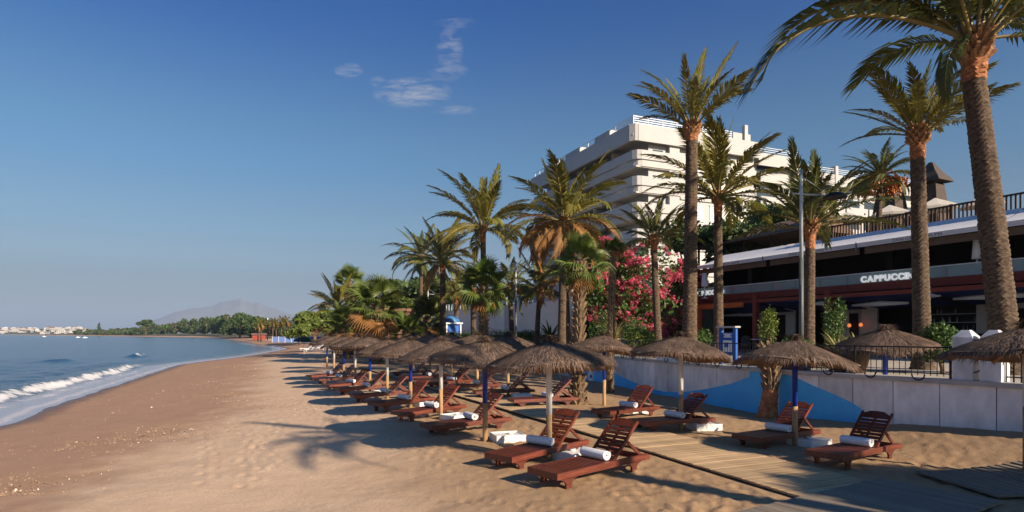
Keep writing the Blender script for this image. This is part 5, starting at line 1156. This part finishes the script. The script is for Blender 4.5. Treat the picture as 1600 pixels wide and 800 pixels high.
# ================================================================== PLANTING
def bush(px, py_top, Y, w, h, lb, m=None, n=900, size=.09, seed=0, base=PROM, cat='bush', grp='bushes along the promenade'):
    x = (px - CX) / F * Y; r = random.Random(seed); lobes = [(r.uniform(-.35, .35) * w, r.uniform(-.25, .25) * w, h * r.uniform(.4, .66), w * r.uniform(.28, .4), w * r.uniform(.28, .4), h * r.uniform(.28, .36)) for _ in range(6)]
    return tree('leafy_bush', lb, cat, (x, Y, base), lobes, m or m_leafC, n, size, .05, grp, seed)
for i, (px, Y, w, h, lb, m) in enumerate(((705, 52, 2.6, 1.5, 'hedge bush right of the blue kiosk', m_leafB), (733, 50, 2.4, 1.4, 'hedge bush left of the patterned fan palm trunk', m_leafB), (782, 47, 2.6, 1.7, 'dark green clipped bush right of the patterned fan palm trunk', m_leafC),
        (815, 45, 2.0, 1.5, 'yellow-green bush right of the middle lamp post', m_leafB), (830, 45, 2.2, 1.5, 'green bush behind the orange-necked small palm', m_leafC), (935, 33, 1.5, 2.4, 'tall green bush behind the person in white', m_leafC), (988, 31.5, 1.8, 2.3, 'round green bush right of the yellow grass', m_leafC),
        (1004, 28, 1.1, 1.5, 'small bright green bush left of the slim oleander palm', m_leafB), (1085, 27, 1.6, 1.3, 'low bush below the left cafe sign', m_leafC), (1474, 15.5, .8, 1.45, 'leafy green bush left of the marble gate pillars', m_leafC), (1195, 27, .9, 2.5, 'narrow leafy planter shrub by the second pergola post', m_leafB),
        (1302, 23, .8, 2.6, 'narrow leafy shrub by the third pergola post', m_leafC), (1255, 17.8, 1.4, 1.0, 'low bush behind the brick planter', m_leafC))):
    bush(px, 0, Y, w, h, lb, m, 1500, .055, 100 + i)
# oleander with pink blossom
def oleander(px, Y, w, h, lb, seed, z0=PROM):
    x = (px - CX) / F * Y; r = random.Random(seed); lobes = [(r.uniform(-.5, .5) * w, r.uniform(-.3, .3) * w, h * r.uniform(.34, .84), w * r.uniform(.20, .32), w * r.uniform(.20, .32), h * r.uniform(.15, .24)) for _ in range(14)]
    p_ = tree('oleander_bush', lb, 'oleander', (x, Y, z0), lobes, m_leafC, 4200, .13, .09, 'pink oleanders', seed); mb = MB()
    for i, l in enumerate(lobes): [leaf_cloud(mb, tuple(np.array(l[:3]) + np.array((math.cos(q * 2.4) * math.cos(q * 1.3), math.sin(q * 2.4) * math.cos(q * 1.3), math.sin(q * 1.3))) * np.array(l[3:6]) * 1.0), .19, .19, .15, 26, .075, seed * 977 + i * 40 + q, shell=.2) for q in range(58)]
    mb.build('blossom', m_pink, p_, fix=False)
oleander(1010, 37, 5.2, 7.0, 'large pink-flowering oleander left of the tall dark trunk', 5); oleander(950, 40, 3.6, 5.3, 'smaller pink oleander behind the thin old palm', 6); oleander(1062, 38.5, 2.6, 5.6, 'pink oleander peeping out right of the tall dark trunk', 7)
# spiky plants
m_yuc = mat('yellow_edged_leaf', (.22, .22, .07), .5, .3, 4, transl=.2, c2=(.42, .36, .14)); m_cyc = mat('cycad_leaf', (.035, .07, .02), .4, .3)
def spiky(px, Y, L, n, lb, m, seed, base=PROM + .3, wdt=.035, cat='spiky plant', elmin=10):
    x = (px - CX) / F * Y; o = thing('spiky_plant', lb, cat, (x, Y, base), group='spiky plants on the promenade'); r = random.Random(seed); mb = MB(); N = 5
    for i in range(n):
        az = r.random() * 6.283; el = R(r.uniform(elmin, 88)); l_ = L * r.uniform(.7, 1.1); pts = []; a = el; p_ = Vector((0, 0, 0))
        for k in range(N + 1): pts.append(p_.copy()); a -= .16; p_ = p_ + Vector((math.cos(a) * math.cos(az), math.cos(a) * math.sin(az), math.sin(a))) * l_ / N
        s = Vector((-math.sin(az), math.cos(az), 0)); vs = []
        for k, q in enumerate(pts): w = wdt * (1 - (k / N) ** 1.6) + .002; vs += [tuple(q - s * w), tuple(q + s * w)]
        mb.add(vs, [(2 * k, 2 * k + 1, 2 * k + 3, 2 * k + 2) for k in range(N)])
    mb.build('leaves', m, o, fix=False)
spiky(961, 30.5, 1.25, 190, 'fountain of yellow grass in front of the oleander', m_yuc, 1, PROM + .75, .014, 'grass', 15); spiky(1309, 16.6, .75, 46, 'yellow-edged spiky plant, left of the pair above the railing', m_yuc, 2, PROM + .45); spiky(1340, 16.2, .85, 40, 'yellow-edged spiky plant, right of the pair above the railing', m_yuc, 3, PROM + .45)
spiky(860, 41, 1.8, 60, 'dark cycad with arching leaves in front of the white terrace wall', m_cyc, 4, PROM + .5, .10); spiky(866, 37, 1.0, 50, 'small yellow agave in front of the dark cycad', m_yuc, 5, PROM + .2); spiky(1262, 42, 1.4, 40, 'yellow-green yucca at the end of the thatched pavilion', m_leafB, 6, 8.1, .07)
m_pot = mat('terracotta_box', (.20, .13, .08), .9)
for (px, Y, h) in ((961, 30.5, .8), (1309, 16.6, .5), (1340, 16.2, .5), (860, 41, .55), (866, 37, .25)):
    lbs = {961: 'wooden planter under the yellow grass', 1309: 'low planter under the left yellow-edged plant', 1340: 'low planter under the right yellow-edged plant', 860: 'planter under the dark cycad', 866: 'planter under the small yellow agave'}
    x = (px - CX) / F * Y; o = thing('planter_box', lbs[px], 'planter', (x, Y, PROM), CA, 'planters on the promenade'); MB().lathe([(.0, .02), (.20, 0), (.30, h), (.26, h), (.2, h - .08), (0, h - .08)], 12).build('pot', m_pot, o)

# trees behind the cafe and along the slope
def T(px, ptop, Y, w, lb, kind='pine', n=2600, size=.28, seed=0, group='trees on the slope', h=None, tr=.2, bark=None):
    a = pt(px, ptop, Y); g = gz(a.x, a.y); H = (h or (a.z - g)); g = a.z - H if h else g; r = random.Random(seed)
    if kind == 'pine': lobes = [(r.uniform(-.6, .6) * w, r.uniform(-.4, .4) * w, H - H * .16 - abs(r.gauss(0, .10)) * H, w * r.uniform(.28, .46), w * r.uniform(.28, .46), H * r.uniform(.07, .13)) for _ in range(9)]
    elif kind == 'round': lobes = [(r.uniform(-.42, .42) * w, r.uniform(-.42, .42) * w, H * r.uniform(.45, .80), w * r.uniform(.26, .42), w * r.uniform(.26, .42), H * r.uniform(.14, .22)) for _ in range(10)]
    else: lobes = [(r.uniform(-.1, .1) * w, r.uniform(-.1, .1) * w, H * (.25 + .65 * i / 7), w * (.5 - .40 * i / 7), w * (.5 - .40 * i / 7), H * .10) for i in range(8)]
    return tree('pine_tree' if kind == 'pine' else 'leafy_tree', lb, 'tree', (a.x, a.y, g), lobes, {'pine': m_leafA, 'round': m_leafB, 'dark': m_leafA}.get(kind, m_leafA), n, size, tr, group, seed, bark)
T(1092, 322, 47, 3.4, 'dark pine with twisted trunk behind the tall dark palm trunk', 'pine', 2600, .22, 1); T(1160, 318, 45, 3.4, 'dark pine with pale leaning trunk above the thatched pavilion', 'pine', 2600, .22, 2, bark=m_barkp); T(1216, 312, 49, 3.2, 'dark pine behind the palm at the tall lamp post', 'pine', 2400, .24, 3)
T(1305, 318, 43, 1.7, 'small dark leafy tree left of the terrace parasols', 'dark', 1400, .18, 4); T(1195, 300, 60, 3.2, 'bright leafy tree high in front of the hotel wing', 'round', 1600, .25, 5)
T(648, 424, 92, 8.0, 'brownish pine highest on the left slope behind the slim palm', 'pine', 4200, .45, 6, tr=.35); T(690, 432, 95, 7.5, 'dark pine behind the one-sided palm', 'pine', 4200, .45, 7, tr=.35); T(622, 452, 84, 4.6, 'bright green leafy tree above the beach hut roof', 'round', 2600, .34, 8)
T(735, 452, 92, 7, 'dark pine behind the tallest green palm', 'pine', 4200, .45, 9, tr=.35); T(600, 458, 105, 5, 'dark leafy tree behind the large bushy fan palm', 'round', 2400, .36, 10); T(780, 450, 90, 6, 'dark pine behind the middle lamp post', 'pine', 3800, .45, 11, tr=.35); T(822, 446, 84, 5, 'dark pine left of the rusty palm', 'pine', 3600, .42, 12, tr=.3)
T(492, 482, 135, 7.2, 'broad stone pine with domed crown at the far end of the beach', 'round', 7000, .42, 13, tr=.4, group='trees at the end of the beach'); T(520, 487, 150, 6, 'dark stone pine right behind the broad domed pine', 'round', 4500, .45, 14, tr=.4, group='trees at the end of the beach')
for o in (bpy.data.objects.get('leafy_tree'),): pass
T(468, 505, 128, 3.6, 'rounded tree left below the broad domed pine', 'round', 2200, .36, 15, group='trees at the end of the beach')
T(556, 480, 120, 5, 'dark tree behind the far fan palms', 'round', 3000, .4, 16, group='trees at the end of the beach')
T(915, 455, 46, 2.6, 'dark shrubby tree behind the shaggy fan palm', 'dark', 1800, .2, 17, h=5.2)
T(985, 440, 44, 3.4, 'dark shrubby tree behind the oleander', 'round', 2200, .2, 18, h=5.6)

tree('leafy_tree', 'unseen leafy tree added to shade the sand, outside the right edge of the picture', 'tree', (12.0, 2.1, gz(12, 2.1)), [(.3, 0, 2.4, 1.3, 1.3, .9), (-.5, .3, 3.2, 1.3, 1.4, .9), (.2, -.4, 3.9, 1.3, 1.2, .8), (-.2, .5, 1.8, 1.0, 1.2, .6)], m_leafC, 5200, .14, .16, None, 88)  # added out of view as a blocker that shades the right foreground
tree('leafy_tree', 'second unseen leafy tree added to shade the sand, outside the right edge of the picture', 'tree', (14.6, 1.4, gz(14.6, 1.4)), [(.3, 0, 3.0, 1.4, 1.4, 1.0), (-.5, .3, 4.0, 1.4, 1.4, .9), (.2, -.4, 5.0, 1.3, 1.2, .9), (-.2, .5, 2.3, 1.2, 1.2, .7)], m_leafC, 6000, .14, .16, None, 89)  # another unseen blocker, widens the shade over the board panels
# ================================================================== BEACH HUT at the far end
m_tile = mat('terracotta_tile', (.24, .12, .075), .9, .3, 3, .3); m_ochre = mat('ochre_render', (.52, .25, .085), .9, .1)
hx = pt(616, 512, 72); hut = thing('beach_hut', 'low ochre beach house with thatched and tiled roofs behind the far palms', 'building', (hx.x, 72, gz(hx.x, 72)), CA)
MB().box((0, 0, 1.5), (6, 4, 3.0)).build('wall', m_ochre, hut); MB().prism([(-2.6, 2.9), (0, 4.0), (2.6, 2.9)], 'x', -3.4, 3.4).build('thatch_roof', m_th2, hut); MB().box((-3.5, 1, 2.3), (4.5, 4, 4.6)).build('annexe', m_brick, hut); MB().box((-3.5, 1, 4.75), (5, 4.6, .3)).build('annexe_roof', m_tile, hut)
for x in (-1.6, 0, 1.6): MB().box((x, 2.02, 1.4), (.9, .06, 1.3)).build('window', m_glass, hut)
MB().box((1.2, 2.3, 2.9), (1.6, .1, .6)).build('blue_sign', m_bb, hut)
# far beach bar: red screen, blue screen
fr = at(405, 531); o = thing('beach_bar', 'far low red beach bar at the end of the sand', 'beach bar', fr, .3); MB().box((0, 0, .9), (4.4, 3, 1.8)).build('red_screen', mat('faded_red', (.30, .05, .035), .8), o); MB().prism([(-1.8, 1.8), (0, 2.5), (1.8, 1.8)], 'x', -2.6, 2.6).build('roof', m_th2, o)
bl = at(470, 535); o = thing('blue_screen_fence', 'far pale blue screen behind the dark green folded shade', 'fence', bl, .35)
for i in range(9): MB().box((-6 + i * 1.5, 0, .75), (1.46, .05, 1.4)).build('panel', mat('blue_screen', (.10, .17, .38), .8, rnd=.1), o); MB().box((-6.75 + i * 1.5, 0, .8), (.07, .07, 1.6)).build('post', m_let, o)
# dark green sunshade and white plastic loungers at the far end
gs = at(475, 553); o = thing('green_sunshade', 'wide dark green sunshade at the far end of the beach', 'sunshade', gs); m_dg = mat('dark_green_canvas', (.012, .035, .018), .8)
MB().tube([(0, 0, 0), (0, 0, 1.75)], .04, 8).build('pole', m_let, o); mb = MB(); mb.lathe([(.01, 1.95), (.5, 1.88), (1.1, 1.62), (1.2, 1.42), (1.15, 1.42), (.5, 1.75)], 12); mb.build('canopy', m_dg, o)
def far_lounger(px, py, rz, lb):
    b = at(px, py); o = thing('white_lounger', lb, 'sun lounger', b, rz, 'white plastic loungers at the far end'); mb = MB(); mb.box((.6, 0, .32), (1.3, .6, .06)); mb.build('seat', m_let, o); mb = MB(); mb.beam((1.2, 0, .33), (1.75, 0, .78), .6, .05); mb.build('backrest', m_let, o)
    for x in (.15, 1.15):
        for y in (-.25, .25): MB().tube([(x, y, 0), (x, y, .3)], .035, 6).build('leg', m_let, o)
for i, (px, py) in enumerate(((468, 548), (476, 550), (486, 547), (502, 547))): far_lounger(px, py, .5 + .1 * i, f'white plastic lounger at the far end of the sand, {ORD[i]} from the left')

# ================================================================== FAR COAST
def far_palm_row():
    r = random.Random(77)
    for i in range(16):
        px = 402 + i * 7.5 + r.uniform(-2, 2); Y = 190 + r.uniform(-12, 30) - i * 3; x = (px - CX) / F * Y; g = gz(x, Y); H = r.uniform(4.2, 6.6); p_ = thing('far_palm', 'small far palm in the row behind the end of the beach', 'palm tree', (x, Y, g), group='far row of palms'); MB().tube([(0, 0, -.3), (0, 0, H)], [.22, .17], 6).build('trunk', m_trunk, p_)
        for k in range(22): u = (k + .5) / 22; obj('frond', FR['d' if u > .8 else 'g', min(4, int(1 + 3.2 * u))][k % 2], p_, (0, 0, H), aim(k * 2.4, R(80 - 115 * u), 0), r.uniform(2.0, 2.6))
far_palm_row()
r = random.Random(12); mb = MB(); k = 0
for i in range(360):
    px = r.uniform(120, 470); u = (px - 120) / 350; Ymin = np.interp(px, [120, 180, 340, 372, 400, 470], [760, 640, 450, 290, 260, 240]); Y = Ymin + 22 + abs(r.gauss(0, 60)); x = (px - CX) / F * Y
    g = gz(x, Y); H = r.uniform(6, 12) * (.9 + .45 * math.sin(px * .021 + 1)) * np.interp(px, [120, 200, 470], [.6, 1, .9]) + (Y - Ymin) * .03; w = r.uniform(3, 6)
    for q in range(4): leaf_cloud(mb, (x + r.uniform(-.5, .5) * w, Y + r.uniform(-.5, .5) * w, g + H * r.uniform(.35, .85)), w * .55, w * .55, H * .22, 62, .95, 500 + k, mi=r.choice((0, 0, 1, 2))); k += 1
o = mb.build('far_wood', [m_leafA, m_leafD, m_leafC], fix=False); o['kind'] = 'stuff'; o['label'] = 'dense dark green wood along the far shore of the bay'; o['category'] = 'wood'
for i, (px, ptop, Y, w, lb) in enumerate(((375, 489, 300, 5, 'tall ragged tree standing out above the far wood'), (228, 497, 560, 8, 'rounded dark tree cluster left of middle in the far wood'), (155, 504, 720, 5, 'pointed dark conifer beside the far white town'), (392, 497, 290, 4, 'narrow dark tree right of the tall ragged tree'), (443, 497, 260, 4, 'slender tree right of the white mast'))):
    T(px, ptop, Y, w, lb, 'dark' if i in (2, 3, 4) else 'pine', 1800, .9, 40 + i, 'single trees above the far wood', tr=.4)
# low wooded ridge and town
m_hill = mat('far_slope', (.07, .085, .05), .95, .3, .01)
tx = np.linspace(-1, 1, 40); hv = MB()
def ridge(name, px0, px1, Y, prof, depth, m, n=70, jag=0, seed=0):
    mb = MB(); vs = []; xs_ = np.linspace(px0, px1, n); hs = np.interp(xs_, [p[0] for p in prof], [p[1] for p in prof]); rr_ = np.random.default_rng(seed)
    rows = 7
    for j in range(rows):
        v = j / (rows - 1); 
        for x, h in zip(xs_, hs):
            X_ = (x - CX) / F * Y; H_ = (HY - h) / F * Y + CAMZ; prof_ = math.sin(math.pi * min(1, v * 1.0)) ; ns = fbm(np.array([x * .05]), np.array([v * 3.0]), 4, seed)[0] * jag
            vs.append((X_ * (1 + (v - .5) * depth / Y), Y + (v - .5) * depth, max(-3, (H_ + 3) * prof_ * (1 + ns) - 3)))
    mb.add(vs, [(j * n + i, j * n + i + 1, (j + 1) * n + i + 1, (j + 1) * n + i) for j in range(rows - 1) for i in range(n - 1)], 0, True); return struct(mb.build(name, m))
ridge('far_headland', -120, 190, 2050, [(-120, 510), (0, 513), (60, 514), (100, 512), (130, 515), (190, 521)], 420, m_hill, jag=.15, seed=1)
ridge('mountain', 215, 520, 8200, [(215, 509), (250, 497), (275, 487), (300, 482), (322, 480), (333, 477), (345, 471), (358, 470), (366, 468), (377, 467), (384, 471), (396, 473), (403, 472), (412, 477), (430, 482), (460, 493), (490, 502), (520, 513)], 2600, mat('mountain_rock', (.16, .15, .13), .95, .25, .002), n=120, jag=.10, seed=2)
ridge('low_hills', 380, 900, 900, [(380, 512), (450, 500), (560, 490), (700, 478), (900, 470)], 300, m_hill, jag=.2, seed=3)
m_house = mat('white_house', (.52, .49, .46), .9, .08, .1, rnd=.12); m_win = mat('far_window', (.06, .06, .07), .4)
r = random.Random(31)
hr_ = [MB().prism([(-.5, 0), (.5, 0), (.5, .72), (0, 1.0), (-.5, .72)], 'y', -.5, .5).mesh('house_body', m_house), MB().box((0, 0, .45), (1, 1, .9)).box((.15, .1, 1.0), (.6, .6, .35)).mesh('house_body', m_house)]
win_me = MB()
for i in range(4):
    for j in range(2): win_me.box((-.36 + .24 * i, -.505, .22 + .33 * j), (.11, .02, .17))
win_m = win_me.mesh('windows', m_win); roof_m = MB().prism([(-.56, .70), (0, 1.06), (.56, .70), (0, .98)], 'y', -.55, .55).mesh('house_roof', m_tile)
for i in range(64):
    px = r.uniform(-10, 138); right = px > 62; Y = r.uniform(1500, 1750) if not right else r.uniform(1150, 1500); row = r.random(); py = 519 - row * (8 if right else 6.5); x = (px - CX) / F * Y; z = CAMZ + (HY - py) / F * Y - 4; w = r.uniform(6, 14); h = r.uniform(4, 6.5)
    hs = thing('far_house', 'tiny white house in the far town, ' + ('on the right-hand rise beside the wood' if right else 'low along the water at the left edge'), 'house', (x, Y, z), r.uniform(-.6, .6) + .4, 'white houses of the far town'); sc3 = (w, r.uniform(8, 14), h)
    v = r.randrange(2); obj('wall', hr_[v], hs, scale=sc3); obj('windows', win_m, hs, scale=sc3)
    if v == 0: obj('roof', roof_m, hs, scale=sc3)
    # the ground each house stands on rises behind the shore
mast = at(418, 524); o = thing('white_mast', 'slim white mast rising above the far wood', 'mast', ((418 - CX) / F * 330, 330, 1.5)); MB().tube([(0, 0, 0), (0, 0, 9.0)], [.5, .35], 8).build('shaft', m_let, o)
for i, (px, py) in enumerate(((122, 527.4), (69, 526.2), (133, 528))):
    Y = 2.8 * F / (py - HY); x = (px - CX) / F * Y; o = thing('small_boat', ('brightest of the tiny white boats on the bay', 'leftmost tiny white boat on the bay', 'rightmost tiny white boat on the bay')[i], 'boat', (x, Y, -.5), .8, 'tiny boats on the bay'); MB().prism([(-1.2, .0), (.9, 0), (1.4, .4), (-1.2, .35)], 'y', -.4, .4).build('hull', m_let, o); MB().box((-.2, 0, .5), (.7, .6, .4)).build('cabin', m_let, o)

# ================================================================== HAZE
def haze(density):
    mb = MB(); mb.box((0, 4500, 240), (26000, 19000, 540)); m = bpy.data.materials.new('sea_haze'); m.use_nodes = True; n = m.node_tree.nodes; n.remove(n['Principled BSDF'])
    v = n.new('ShaderNodeVolumePrincipled'); v.inputs['Color'].default_value = (.52, .68, .95, 1); v.inputs['Density'].default_value = density; v.inputs['Anisotropy'].default_value = 0.0
    m.node_tree.links.new(v.outputs[0], n['Material Output'].inputs['Volume']); o = mb.build('haze', m); o['kind'] = 'stuff'; o['label'] = 'thin pale sea haze in the air'; o['category'] = 'haze'; return o
HAZE = 0.00011
if HAZE > 0: haze(HAZE)
